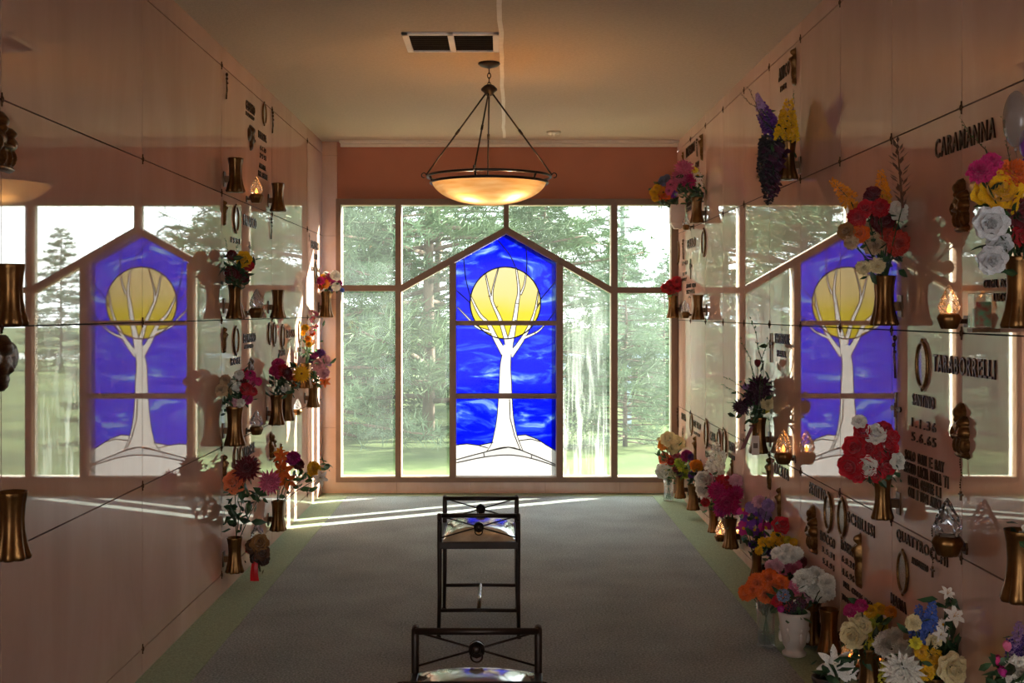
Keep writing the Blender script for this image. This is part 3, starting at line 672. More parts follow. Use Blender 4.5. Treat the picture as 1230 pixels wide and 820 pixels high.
def bouquet(where, label, blooms, leaves=(0,), leafmat=None, name='flower_bouquet', cat='flowers', seed=1, side=None, spread=.03, size=.06, dy=.035, tilt=.8, lo=0):
    """where: a vase's key, or the point where the stems meet. blooms: (kind, colour, px, py, radius px[, lean px, lean py])"""
    rnd = random.Random(seed * 31 + len(label))
    base, sd = VASES[where] if isinstance(where, str) else (where, side)
    r = empty(name, base, label, cat, 'flower arrangements')
    zc = [at(b[2], b[3], base.y) for b in blooms]; cen = sum(zc, Vector()) / len(zc); cen = Vector((cen.x, base.y + .03, cen.z))
    st, lf = MB(), MB()
    for i, bl in enumerate(blooms):
        kind, col, px, py, rp = bl[:5]
        rad = rp * (1.0 if kind in ('spike', 'twig', 'pod') else 1.34 if kind in ('dahlia', 'lily') else 1.2 if rp < 8 else 1.06) * base.y / F; Y = base.y + rnd.uniform(-dy, dy * .6) - (rad * .6 if kind not in ('spike', 'twig', 'pod') else -.02)
        p = at(px, py, Y); lim = (AR - rad * .75 - .004) if sd == 'R' else (AL - rad * .75 - .004)
        if sd == 'R' and p.x > lim: Y = lim * F / (px - CX); p = at(px, py, Y)
        if sd == 'L' and -p.x > lim: Y = lim * F / (CX - px); p = at(px, py, Y)
        o = link(BLOOMNAME[kind], bloommesh(kind, col, i % 2), r); o.location = p - base
        inn = -1 if sd == 'R' else 1
        if len(bl) > 5:
            d = at(bl[5], bl[6], Y) - p; q = d.to_track_quat('Z', 'Y')
        else:
            d = (p - cen); d = d.normalized() * .8 if d.length > 1e-4 else Vector(); d = d + Vector((inn * .15, -1.0 * tilt, .35)); q = d.to_track_quat('Z', 'Y')
        o.rotation_mode = 'QUATERNION'; o.rotation_quaternion = q @ Quaternion((0, 0, 1), rnd.uniform(0, 6)); o.scale = (rad, rad, rad)
        e = p - d.normalized() * rad * (.98 if kind in ('spike', 'twig', 'pod') else .15)
        s0 = Vector((rnd.uniform(-.014, .014), rnd.uniform(-.014, .014), -.05)); e = e - base
        st.tube([s0, s0.lerp(e, .5) + Vector((0, 0, .02 if e.z > 0 else .05)), e], .0022, 5)
        if leaves[0]: leafset(lf, rnd, Vector((0, 0, .01)), e, max(1, leaves[0] // len(blooms)), size, spread)
    for extra in leaves[1:]:
        px, py, n = extra[:3]; leafset(lf, rnd, at(px, py, base.y) - base, at(px, py, base.y) - base, n, extra[3] if len(extra) > 3 else size, spread * .8)
    if sd:   # no leaf reaches into the stone
        bx = (AR - .004 - base.x) if sd == 'R' else (-AL + .004 - base.x)
        cl = (lambda v: (min(v[0], bx), v[1], max(v[2], lo - base.z + .005))) if sd == 'R' else (lambda v: (max(v[0], bx), v[1], max(v[2], lo - base.z + .005)))
        lf.v = [cl(v) for v in lf.v]; st.v = [cl(v) for v in st.v]
    st.build('stem_bundle', M_STEM, r, True)
    if lf.v: lf.build('foliage', leafmat or M_LEAF, r)
    return r
# ------------------------------------------------------------ plain (left) wall
V, L, B, O, T = vase, vigil, bouquet, orn, words_
V('La', 'L', 13, 317, 391, 'bronze wall vase standing empty over the mirrored stained glass, big and close')
V('Lb', 'L', 14, 590, 671, 'bronze wall vase standing empty low on the plain wall, big and close')
V('Lc', 'L', 283, 190, 231, 'empty bronze vase under the cherub emblem, first of the top-row pair')
V('Ld', 'L', 334, 220, 254, 'empty bronze vase past the lit lamp in the top row of the plain wall')
V('Le', 'L', 283, 342, 383, 'bronze vase holding the dark leafy bouquet with one yellow rose')
V('Lf', 'L', 334, 348, 382, 'empty bronze vase past the small unlit lamp above the middle joint')
V('Lg', 'L', 392, 350, 381, 'bronze vase holding the small mixed posy in front of the stone pilaster')
V('Lh', 'L', 282, 488, 535, 'bronze vase holding the white and crimson carnations')
V('Li', 'L', 332.4, 474, 510, 'bronze vase holding the crimson bouquet, first of the cluster')
V('Lj', 'L', 345, 472, 505, 'bronze vase holding the big yellow gerbera')
V('Lk', 'L', 376, 460, 489, 'bronze vase holding the purple and pale pink bouquet')
V('Ll', 'L', 282, 645, 687, 'bronze vase holding the tall bouquet with the dark red dahlia')
V('Lm', 'L', 334, 601, 637, 'bronze vase holding the orange lilies low by the carpet')
V('Ln', 'L', 367, 436, 466, 'bronze vase behind the others holding the tall yellow and pink sprays')
L('L', 308, 212, 244, 'lit candle lamp between two empty vases in the top row', True)
L('L', 308, 347, 382, 'unlit candle lamp above the middle joint beside the yellow-rose bouquet')
L('L', 308, 492, 522, 'unlit candle lamp beside the white and crimson carnations')
L('L', 357.5, 479, 498, 'small unlit candle lamp under the big yellow gerbera')
L('L', 309, 626, 660, 'clear glass candle lamp half hidden by the brown posy')
# bouquets of the plain wall
B('Le', 'dark leafy bouquet with one yellow rose and deep red roses on the plain wall', [('rose', 'yellow', 293, 311, 8.5), ('rose', 'dkred', 279, 328, 8), ('rose', 'red', 299, 319, 5), ('rose', 'dkred', 278, 306, 5), ('mum', 'white', 271, 328, 2.5), ('twig', 'leaf', 272, 300, 14, 269, 284), ('twig', 'leaf', 285, 303, 16, 285, 286), ('rose', 'dkred', 293, 333, 5)], (54, (275, 315, 8), (292, 325, 8), (285, 335, 10)), M_LEAFD, seed=3, size=.065)
B('Lg', 'small mixed posy of pink, white, yellow and blue blooms in front of the pilaster', [('mum', 'hot', 385.5, 337, 5), ('carnation', 'white', 403, 331, 6), ('carnation', 'hot', 396, 333, 5.5), ('mum', 'amber', 391, 341, 5), ('mum', 'violet', 398, 346, 3.5), ('mum', 'orange', 386, 343.5, 4), ('carnation', 'white', 404, 344, 5), ('mum', 'mag', 408, 340, 3.5), ('mum', 'blue', 411, 348.5, 2.6), ('carnation', 'white', 392, 330.5, 4.5), ('mum', 'yellow', 388, 332, 3), ('mum', 'mag', 401, 340, 3.5)], (24, (393, 349, 10, .04)), M_LEAFD, seed=4, size=.04)
B('Ln', 'tall sprays of yellow and pink florets standing up beside the sunlit stone', [('orchid', 'pink', 376, 384, 4), ('orchid', 'ltpink', 373, 396, 4), ('orchid', 'pink', 378.5, 392, 3.5), ('orchid', 'ltpink', 374, 375, 3.5), ('orchid', 'pink', 379, 377, 3.2), ('mum', 'yellow', 366.5, 394, 4.5), ('mum', 'amber', 370, 407, 4), ('mum', 'yellow', 371, 413, 3.6), ('mum', 'orange', 375, 400, 3.5), ('mum', 'yellow', 364.5, 400, 3.2), ('orchid', 'ltpink', 376, 411, 3)], (26, (369, 422, 9, .04)), M_LEAF, seed=5, size=.045)
B('Lh', 'bouquet of white, beige and crimson carnations spreading off the plain wall', [('carnation', 'white', 287, 450, 6), ('carnation', 'white', 285.5, 465, 6), ('carnation', 'beige', 270, 456, 6), ('carnation', 'beige', 266, 468, 7), ('carnation', 'white', 276, 459, 5), ('carnation', 'red', 293, 449, 6), ('carnation', 'hot', 301, 451, 6), ('carnation', 'hot', 310, 458, 4.5), ('carnation', 'red', 296, 467, 7), ('carnation', 'hot', 297, 479, 6), ('carnation', 'red', 304, 470, 5), ('carnation', 'ltpink', 281, 483, 5.5), ('carnation', 'white', 288.5, 484, 5), ('carnation', 'pink', 303, 461, 4), ('carnation', 'beige', 274, 471, 5), ('rose', 'dkred', 290, 458, 5)], (50, (283, 474, 12)), M_LEAFD, seed=6)
B('Li', 'crimson bouquet over dark leaves, first of the cluster on the plain wall', [('carnation', 'hot', 334, 437, 7), ('carnation', 'red', 339, 444, 7), ('carnation', 'hot', 329.5, 445, 6), ('carnation', 'dkred', 345, 447, 5.5), ('carnation', 'hot', 335, 449, 5.5), ('rose', 'white', 343, 466, 4.5), ('mum', 'dkred', 347, 453, 4)], (46, (333, 459, 12), (341, 460, 8)), M_LEAFD, seed=7)
B('Lj', 'one big yellow gerbera with small orange blooms in the cluster of vases', [('gerbera', 'yellow', 362, 449, 10), ('mum', 'orange', 355, 454, 3.5), ('mum', 'amber', 353, 439, 4), ('mum', 'orange', 353, 462, 3), ('mum', 'white', 349, 457, 3)], (26, (352, 463, 8)), M_LEAFD, seed=8)
B('Lk', 'bouquet of purple and pale pink blooms with orange lilies, nearest the pilaster', [('carnation', 'purple', 373, 433, 6), ('dahlia', 'purple', 384, 426, 6), ('carnation', 'ltpink', 383, 438, 7.5), ('carnation', 'ltpink', 391, 432, 5.5), ('carnation', 'ltpink', 388.5, 448, 6.5), ('lily', 'orange', 372, 459, 4.5), ('lily', 'orange', 390, 458, 5), ('lily', 'amber', 374, 449, 4), ('dahlia', 'mag', 378, 428, 4.5), ('carnation', 'lilac', 395, 436, 3.5)], (40, (380, 454, 14, .05)), M_LEAF, seed=9)
B('Ll', 'tall bouquet with a peach rose, dark red dahlia and pink dahlia on long stems', [('rose', 'peach', 281, 579, 12), ('dahlia', 'dkred', 297, 564, 13.5), ('dahlia', 'pink', 322, 579, 12)], (16, (291, 600, 12, .085), (283, 628, 9, .085), (297, 588, 9, .08), (280, 614, 7, .08), (312, 608, 4, .08), (277, 592, 4, .06), (292, 625, 5, .08)), M_LEAFD, seed=10, size=.05)
B('Lm', 'orange lilies, a magenta peony, and a yellow bloom reaching toward the window', [('lily', 'orange', 338, 549, 7), ('lily', 'orange', 341, 565, 9.5), ('lily', 'orange', 345, 576, 8.5), ('carnation', 'mag', 352, 550, 9), ('carnation', 'dkred', 358, 557, 6.5), ('carnation', 'yellow', 376.5, 563, 9), ('lily', 'white', 384, 574, 7), ('lily', 'amber', 336, 543, 5)], (14, (362, 577, 10, .07), (369, 570, 6, .07), (395, 556, 4, .10), (391, 566, 4, .06), (366, 584, 5, .06), (340, 590, 5, .06)), M_LEAF, seed=11)
pp = wallpt('L', 309.5, 676, .12)
ps = B(Vector((pp.x, pp.y, pp.z)), 'posy of brown cloth roses tied with a red ribbon hanging to the carpet', [('rose', 'tan', 312, 652, 9.5), ('rose', 'brown', 303, 656, 7), ('rose', 'brown', 315, 663, 8), ('rose', 'dkbrown', 309, 669, 8), ('rose', 'dkbrown', 317, 672, 5.5), ('rose', 'red', 300, 659, 4.5)], (10,), M_TWIG, 'ribboned_posy', 'flowers', seed=12, side='L', dy=.02, size=.03)
rb = MB(); a = at(304.5, 659, pp.y - .03) - pp; b_ = at(307, 691, pp.y - .03); b_ = b_ - pp; b_.z = -pp.z + .006
prev = None
for k in range(9):
    t = k / 8; c = a.lerp(b_, t) + Vector((.004 * sin(t * 5), -.012 * t + .006 * sin(t * 7), 0)); w = .011 + .014 * t
    row = [c + Vector((-w, 0, 0)), c + Vector((0, -.006, 0)), c + Vector((w, 0, 0)), c + Vector((w, .002, 0)), c + Vector((0, -.004, 0)), c + Vector((-w, .002, 0))]
    if prev:
        rb.add(prev + row, [(i, (i + 1) % 6, 6 + (i + 1) % 6, 6 + i) for i in range(6)])
    prev = row
rb.build('ribbon', pmat('red_satin', 'c00a18', .35), ps)
# ornaments and lettering of the plain wall
O('rose_spray', 'L', 271, 87, 119, 'thin rose spray under the top joint of the plain wall')
T('L', 'two lines of bronze letters high on the plain wall beside a small portrait oval', [(295, 306, 119, 131, 'GIORNO'), (295, 305, 133, 138, 'ROSARIO')])
O('oval', 'L', 317, 123, 150, 'small bronze portrait oval high on the plain wall beside two lines of letters', .8)
O('rose_spray', 'L', 326.5, 133, 160, 'rose spray past the small oval high on the plain wall')
O('cherub', 'L', 301, 150, 181, 'bronze cherub emblem above the first empty vase of the top row', .8)
T('L', 'column of five small bronze lines between the cherub emblem and the lit lamp', [(310, 320, 156, 165, 'MARIA'), (312, 319, 174, 180, '4 6 19'), (312, 319, 183, 189, '2 9 91'), (311, 319, 195, 201, 'AMATA'), (310, 321, 204, 211, 'PER SEMPRE')])
O('saint', 'L', 269, 240, 271, 'standing saint figure above the dark leafy bouquet', .8)
O('oval', 'L', 283, 246, 279, 'bronze portrait oval above the dark leafy bouquet', .8)
T('L', 'bronze name and dates above the yellow-rose bouquet', [(292, 308, 257, 270, 'FALASCO'), (277, 288, 284, 291, '1931')])
O('rose_spray', 'L', 325, 261, 287, 'rose spray above the empty vase over the middle joint')
O('cross', 'L', 299.5, 290, 308, 'thin dark cross above the small unlit lamp by the yellow-rose bouquet')
O('cross', 'L', 371.5, 280, 290, 'tiny cross close to the pilaster on the plain wall')
T('L', 'small bronze name and dates close to the pilaster above the mixed posy', [(373.5, 383, 288, 298, 'BRUNO'), (377, 381, 304, 311, '1940'), (374, 384, 320, 325, 'RIPOSA')])
O('oval', 'L', 378.5, 315, 339, 'narrow portrait oval by the pilaster above the mixed posy', .7)
O('saint', 'L', 269, 392, 424, 'standing saint figure just below the middle joint of the plain wall', .8)
O('oval', 'L', 283, 392, 426, 'portrait oval just below the middle joint above the white carnations', .8)
T('L', 'bronze name, forename and dates above the white and crimson carnations', [(292, 307, 401, 412, 'BOMBINO'), (293, 304, 414, 419, 'ANTONIO'), (277, 289, 430, 439, 'ROSE')])
O('cherub', 'L', 301, 429, 452, 'cherub emblem above the lamp beside the crimson carnations', .8)
O('oval', 'L', 323.5, 388, 413, 'first of two overlapping portrait ovals under the middle joint', .7)
O('oval', 'L', 329, 388, 415, 'second of two overlapping portrait ovals under the middle joint', .7)
O('oval', 'L', 339, 390, 418, 'single portrait oval between the oval pair and a short name', .8)
T('L', 'short bronze name above the crimson bouquet of the cluster', [(344, 354, 396, 406, 'ROSS'), (335, 342, 420, 428, '1928'), (357, 361, 417, 423, '1999')])
O('cross', 'L', 348.5, 421, 433, 'small cross above the yellow gerbera')
O('oval', 'L', 359.5, 386, 413, 'narrow portrait oval beside the tall yellow spray', .7)
O('saint', 'L', 269, 545, 581, 'standing saint figure beside the shadow of the tall bouquet', .8)
O('oval', 'L', 283, 536, 562, 'portrait oval above the peach rose', .8)
O('oval', 'L', 289.5, 536, 560, 'second portrait oval above the dark red dahlia', .8)
T('L', 'bronze name above the dark red dahlia', [(293, 306, 537, 550, 'MORSE'), (300, 308, 553, 558, 'CARLO')])
O('mother', 'L', 325.5, 518, 553, 'tall mother and child emblem above the pink dahlia', .7)
O('saint', 'L', 337, 532, 548, 'small saint figure behind the orange lilies', .8)
O('mother', 'L', 1.0, 133, 206, 'mother and child emblem cut by the picture edge above the close empty vase')
O('cherub', 'L', 1.5, 402, 470, 'dark cherub emblem cut by the picture edge below the close empty vase')

# ------------------------------------------------------------ flower-hung (right) wall
V('Ra', 'R', 837, 237, 268, 'bronze vase holding the pink peonies and daisies high by the window')
V('Rb', 'R', 808, 355, 382, 'bronze vase holding the red carnations against the window frame')
V('Rc', 'R', 838, 354, 384, 'empty bronze vase over the middle joint near the window')
V('Rd', 'R', 946, 170, 216, 'bronze vase holding the purple and yellow snapdragons high on the wall')
V('Re', 'R', 1062, 331, 391, 'bronze vase holding the big autumn bouquet')
V('Rf', 'R', 1226, 308, 394, 'bronze vase at the picture edge holding the yellow rose bouquet with balloons')
V('Rg', 'R', 911, 501, 544, 'bronze vase holding the dark plum bouquet with a card')
V('Rh', 'R', 1060, 574, 623, 'bronze vase holding the red and white roses')
V('Ri', 'R', 1226, 636, 722, 'bronze vase at the picture edge with one white bloom')
V('Rj', 'R', 817, 572, 598, 'bronze vase holding the lime and purple blooms, first from the window')
V('Rk', 'R', 832.5, 582, 612, 'bronze vase holding the golden bloom, second from the window')
V('Rl', 'R', 857, 612, 639, 'bronze vase holding the white and red bouquet')
V('Rm', 'R', 877.5, 622, 658, 'bronze vase holding the hot pink dahlias')
V('Rn', 'R', 909, 662, 690, 'bronze vase holding the purple orchids')
V('Ro', 'R', 932, 668, 704, 'bronze vase under the yellow button blooms')
V('Rp', 'R', 952, 694, 734, 'bronze vase under the pink and white carnation dome')
V('Rq', 'R', 975, 722, 772, 'bronze vase behind holding the white carnations')
V('Rr', 'R', 996, 731, 784, 'empty bronze vase in front of the white carnations')
V('Rs', 'R', 1044, 777, 836, 'bronze vase holding the lemon and cream bouquet')
V('Rt', 'R', 1122, 812, 872, 'bronze vase hidden under the blue and white bouquet')
V('Ru', 'R', 1216, 836, 900, 'bronze vase below the frame edge under the pink tulips')
L('R', 824, 259, 276, 'small candle lamp below the daisies high by the window')
L('R', 823, 360, 382, 'unlit white candle lamp between the red carnations and an empty vase')
L('R', 1140, 342, 395, 'lit candle lamp over the middle joint beside a glass votive', True)
L('R', 941, 516, 557, 'lit candle lamp beside the dark plum bouquet', True)
L('R', 1138, 598, 667, 'unlit candle lamp with a tall crystal cone over a lower joint')
L('R', 865, 625, 650, 'lit candle lamp between the white bouquet and the pink dahlias', True)
L('R', 1021, 764, 812, 'lit candle lamp behind the white poinsettia', True)
B('Ra', 'bouquet of pink peonies and white daisies high by the window', [('dahlia', 'pink', 821.6, 204, 9.5), ('dahlia', 'pink', 816, 214, 8), ('dahlia', 'hot', 826, 218, 8.5), ('rose', 'pink', 807, 222, 5.5), ('daisy', 'white', 838, 211, 5.5), ('daisy', 'white', 839.5, 221, 4.5), ('daisy', 'lemon', 834, 204, 4.5), ('mum', 'purple', 810, 233, 4), ('rose', 'pink', 804, 229, 4)], (60, (832, 230, 16), (838, 229, 10), (822, 231, 8)), M_LEAFD, seed=21)
hp = wallpt('R', 813, 246, .075)
ho = empty('flower_holder', hp, 'pale square flower holder high in the corner by the window', 'vase')
MB().box(-.055, .06, -.045, .045, -.145, 0).box(-.045, .05, -.035, .035, -.0, .001).build('holder_body', pmat('pale_stone', 'cdbcb0', .6, var=.05), ho, bevel=.004)
MB().prism([(-.05, -.145), (.055, -.145), (.03, -.19), (-.02, -.19)], -.03, .03, 'y').build('holder_foot', MATS['pale_stone'], ho)
B(hp, 'golden and orange blooms with a grey-blue one in the pale corner holder', [('carnation', 'yellow', 785, 231, 5), ('carnation', 'amber', 794, 229, 5), ('carnation', 'orange', 800, 236, 5), ('carnation', 'yellow', 789, 226, 4.5), ('carnation', 'yellow', 787, 238, 4), ('carnation', 'slate', 797.5, 217, 6), ('carnation', 'orange', 792, 236, 4), ('carnation', 'slate', 801, 213, 4), ('mum', 'mag', 808, 234, 4)], (44, (795, 243, 12), (796, 252, 5, .04), (803, 243, 8)), M_LEAFD, seed=22, side='R')
B('Rb', 'cluster of bright red carnations against the window frame', [('carnation', 'red', 806, 342, 6.5), ('carnation', 'red', 813, 338, 6), ('carnation', 'red', 800, 346, 5.5), ('carnation', 'red', 808, 347, 5), ('carnation', 'red', 814, 346, 4.5), ('carnation', 'coral', 804, 350, 4)], (18, (810, 352, 6, .04)), M_LEAFY, seed=23)
B('Rd', 'purple and yellow snapdragons with bare twigs and a dark trailing spray', [('spike', 'yellow', 946, 142, 22, 948, 118), ('spike', 'yellow', 941, 150, 17, 940, 130), ('spike', 'yellow', 951, 153, 16, 953, 133), ('spike', 'lemon', 938, 164, 10, 936, 152), ('spike', 'purple', 922, 140, 18, 914, 122), ('spike', 'violet', 928, 154, 15, 921, 138), ('spike', 'purple', 918, 148, 13, 910, 136), ('twig', 'twig', 906, 124, 22, 896, 104), ('twig', 'twig', 902, 122, 18, 890, 112), ('spike', 'lilac', 912, 122, 10, 908, 108), ('twig', 'leaf', 951, 122, 16, 951, 104), ('spike', 'yellow', 949, 166, 10, 950, 156),
    ('spike', 'dark', 926, 196, 26, 922, 222), ('spike', 'plum', 930, 205, 30, 928, 236), ('spike', 'dark', 919, 188, 20, 913, 206), ('spike', 'dark', 924, 222, 22, 923, 246), ('spike', 'tan', 915, 203, 12, 911, 214), ('spike', 'dark', 931, 186, 22, 928, 206)], (26, (936, 170, 10), (925, 185, 12, .05)), M_LEAFD, seed=24)
B('Re', 'big autumn bouquet of red, orange and beige blooms with golden spikes', [('spike', 'amber', 1010, 228, 17, 997, 214), ('spike', 'amber', 1024, 245, 14, 1012, 231), ('spike', 'amber', 1059, 222, 17, 1058, 204), ('spike', 'yellow', 1063, 232, 12, 1063, 216), ('carnation', 'red', 1030, 261, 12), ('rose', 'dkred', 1046, 237, 8), ('rose', 'dkred', 1049, 231, 7), ('rose', 'dkred', 1061, 266, 14), ('carnation', 'red', 1057, 249, 12), ('carnation', 'coral', 1079, 292, 15), ('rose', 'red', 1040, 250, 9), ('carnation', 'beige', 1022, 291, 9), ('rose', 'coral', 1068, 283, 9), ('rose', 'orange', 1033, 280, 10), ('carnation', 'beige', 1051, 294, 14), ('carnation', 'cream', 1037, 321, 9), ('carnation', 'cream', 1054, 319, 10), ('rose', 'white', 1080, 253, 11), ('rose', 'tan', 1016, 278, 9), ('rose', 'beige', 1042, 275, 7), ('pod', 'brown', 1081, 210, 36, 1078, 174), ('rose', 'dkred', 1070, 276, 9)], (60, (1084, 268, 8), (1070, 315, 10), (1048, 330, 5)), M_LEAFD, seed=25, size=.05)
B('Rf', 'bouquet of a yellow rose, pink and orange blooms, and white roses below', [('carnation', 'hot', 1179, 205, 16), ('carnation', 'hot', 1190, 195, 13), ('rose', 'yellow', 1200, 231, 24), ('carnation', 'orange', 1220, 208, 20), ('rose', 'dkred', 1224, 255, 17), ('rose', 'red', 1229, 283, 13), ('rose', 'grey', 1190, 268, 17), ('rose', 'grey', 1201, 295, 14), ('rose', 'grey', 1192, 312, 15), ('mum', 'ltpink', 1182, 219, 8), ('twig', 'leaf', 1168, 160, 26, 1150, 138), ('twig', 'leaf', 1207, 165, 26, 1202, 142), ('rose', 'dkred', 1204, 258, 10)], (40, (1213, 265, 12), (1218, 300, 10)), M_LEAFD, seed=26, size=.05, dy=.03)
B('Rg', 'dark plum bouquet with cream blooms and long leafy twigs', [('dahlia', 'plum', 912, 467, 13), ('dahlia', 'plum', 904, 476, 10), ('tulip', 'dkred', 910, 437, 6, 910, 424), ('dahlia', 'plum', 891, 488, 8.5), ('rose', 'cream', 922, 484, 6.5), ('mum', 'lemon', 920, 492, 4), ('mum', 'white', 903, 490, 2.5), ('mum', 'white', 898, 478, 2.5), ('mum', 'white', 915, 492, 2.5), ('mum', 'white', 905, 497, 2.2), ('twig', 'leaf', 912, 409, 28, 907, 382), ('twig', 'leaf', 898, 430, 24, 891, 411), ('twig', 'leaf', 886, 459, 17, 873, 451), ('twig', 'leaf', 886, 471, 20, 868, 460), ('twig', 'leaf', 887, 482, 14, 874, 481), ('twig', 'leaf', 918, 432, 24, 922, 410), ('mum', 'lilac', 896, 465, 4), ('mum', 'beige', 919, 459, 4)], (110, (900, 485, 14), (915, 478, 14), (925, 470, 10), (898, 466, 8)), M_LEAFD, seed=27, size=.05, spread=.045)
B('Rh', 'round bouquet of red and white roses', [('rose', 'red', 1036, 518, 9.5), ('rose', 'white', 1052, 521, 11), ('rose', 'red', 1062, 515, 9), ('rose', 'red', 1027, 537, 13), ('rose', 'red', 1043, 537, 11), ('rose', 'red', 1065, 536, 13), ('rose', 'red', 1021, 560, 13), ('rose', 'white', 1040, 559, 12.5), ('rose', 'red', 1063, 559, 13), ('rose', 'white', 1032, 506, 7), ('rose', 'white', 1079, 554, 8.5), ('rose', 'red', 1052, 545, 11), ('rose', 'red', 1072, 524, 8), ('rose', 'red', 1051, 570, 9), ('rose', 'red', 1030, 571, 8)], (40, (1078, 570, 10), (1044, 576, 10), (1062, 574, 8)), M_LEAFD, seed=28, size=.05, dy=.012)
B('Ri', 'single white bloom tucked in the vase at the picture edge', [('carnation', 'white', 1231, 646, 9), ('rose', 'white', 1238, 636, 8)], (6,), M_LEAFD, seed=29)
# bottom row, from the window toward us
def on_floor(px, py):
    y = CZ * F / (py - CY); return Vector(((px - CX) * y / F, y, .004))
def jar(px, yt, yb, wpx, label, kind='glass_jar'):
    p = on_floor(px, yb); h = (yb - yt) * p.y / F; rr = wpx / 2 * p.y / F; p.x = min(p.x, AR - rr - .004)
    r = empty(kind, p, label, 'vase')
    MB().lathe([(.002, .003), (rr * .85, 0), (rr * .95, .004), (rr * .86, h * .3), (rr * .9, h * .7), (rr, h), (rr * .94, h), (rr * .84, h * .7), (rr * .8, h * .3), (rr * .8, .012), (.002, .012)], 28, cap=False).build('jar_wall', M_JAR, r, True)
    MB().lathe([(.001, .013), (rr * .78, .013), (rr * .79, h * .28), (.001, h * .28)], 24).build('water', crystal('water', (.86, .9, .86), .02, .12, False) if 'water' not in MATS else MATS['water'], r, True)
    for k in range(5):
        a = k * 1.256; MB().tube([(rr * .5 * cos(a), rr * .5 * sin(a), .014), (-rr * .3 * cos(a), -rr * .3 * sin(a), h * .96)], .0022, 5).build('cut_stem', M_STEM, r, True)
    return Vector((p.x, p.y, h * .98))
j1 = jar(803, 574, 601.5, 13, 'clear glass vase on the carpet in the corner by the window')
B(j1, 'cream and peach roses in the clear glass vase in the window corner', [('rose', 'cream', 803, 527, 8.5), ('rose', 'cream', 814, 531, 7), ('rose', 'amber', 797, 534, 5.5), ('rose', 'cream', 808, 538, 6), ('rose', 'peach', 798.5, 551, 6), ('rose', 'red', 806, 554, 3.6), ('rose', 'white', 797.5, 566, 9), ('rose', 'cream', 805, 568, 6), ('rose', 'pink', 811, 546, 4.5), ('mum', 'cream', 792, 528, 3)], (50, (802, 545, 12), (793, 545, 5, .06), (804, 573, 6)), M_LEAF, seed=31, side='R')
B('Rj', 'lime green and purple blooms, first wall bouquet from the window', [('carnation', 'mag', 825, 547, 6.5), ('mum', 'lime', 816, 556, 5.5), ('mum', 'lime', 821, 553, 5), ('mum', 'lime', 825, 563, 5.5), ('mum', 'lemon', 818, 562, 4.5), ('mum', 'lime', 823, 570, 4.5), ('mum', 'dkred', 812, 563, 4), ('mum', 'plum', 818, 568, 5), ('carnation', 'purple', 831, 549, 4)], (26, (819, 567, 8, .05)), M_LEAFY, seed=32, size=.04)
B('Rk', 'one golden bloom above dark purple ones, second wall bouquet from the window', [('carnation', 'amber', 836, 559, 8), ('carnation', 'yellow', 839, 562, 5), ('mum', 'purple', 831, 570, 4.5), ('mum', 'plum', 840, 570, 4.5), ('mum', 'lilac', 836, 571, 3.5)], (30, (834, 577, 14, .045)), M_LEAFD, seed=33)
B('Rl', 'white blooms, red roses and a white spike rising behind', [('rose', 'white', 844, 575, 7.5), ('rose', 'white', 844.5, 588, 7), ('rose', 'ltpink', 852, 577, 6), ('carnation', 'red', 859, 570, 6), ('carnation', 'red', 855.5, 584, 7), ('rose', 'white', 848, 598, 5), ('carnation', 'red', 847, 603, 5), ('spike', 'white', 859, 549, 17, 861, 530), ('spike', 'white', 865, 556, 14, 870, 542), ('rose', 'white', 841, 581, 5), ('mum', 'lime', 856, 605, 4)], (30, (853, 596, 10, .05)), M_LEAF, seed=34)
B('Rm', 'hot pink dahlias with red and blush blooms', [('dahlia', 'hot', 873, 602, 14), ('dahlia', 'hot', 862, 590, 10), ('rose', 'red', 874, 580, 7), ('carnation', 'ltpink', 884, 577, 7.5), ('dahlia', 'mag', 866, 611, 8), ('dahlia', 'hot', 884, 592, 8), ('rose', 'red', 867, 576, 5), ('dahlia', 'mag', 883, 610, 6.5)], (34, (876, 617, 12, .05)), M_LEAFD, seed=35)
B('Rn', 'purple orchids under pale lilac sprays', [('orchid', 'mag', 893, 614, 8), ('orchid', 'purple', 899, 625, 9), ('orchid', 'mag', 892, 634, 7), ('orchid', 'purple', 910, 622, 9), ('orchid', 'mag', 919, 632, 7), ('carnation', 'lilac', 902, 609, 6.5), ('carnation', 'ltpink', 912, 602, 7.5), ('carnation', 'lilac', 923, 607, 7), ('carnation', 'lilac', 921, 618, 6), ('mum', 'violet', 904, 653, 5), ('orchid', 'purple', 906, 637, 7), ('berry', 'teal', 894, 646.5, 3), ('carnation', 'lilac', 915, 612, 6), ('orchid', 'purple', 914, 640, 6)], (30, (905, 648, 12, .05)), M_LEAFD, seed=36)
B('Ro', 'small yellow button blooms with one red rose standing above', [('mum', 'yellow', 916, 651, 5.5), ('mum', 'yellow', 932, 645, 6.5), ('mum', 'yellow', 924, 651, 5.5), ('mum', 'yellow', 912, 661, 5), ('mum', 'yellow', 938, 649, 6), ('mum', 'yellow', 953, 651, 4.5), ('mum', 'lemon', 946, 649, 5), ('mum', 'yellow', 928, 656, 5), ('rose', 'red', 939, 630, 9.5), ('mum', 'violet', 924, 663, 4.5), ('mum', 'yellow', 935, 656, 5)], (26, (930, 662, 10, .045)), M_LEAFD, seed=37)
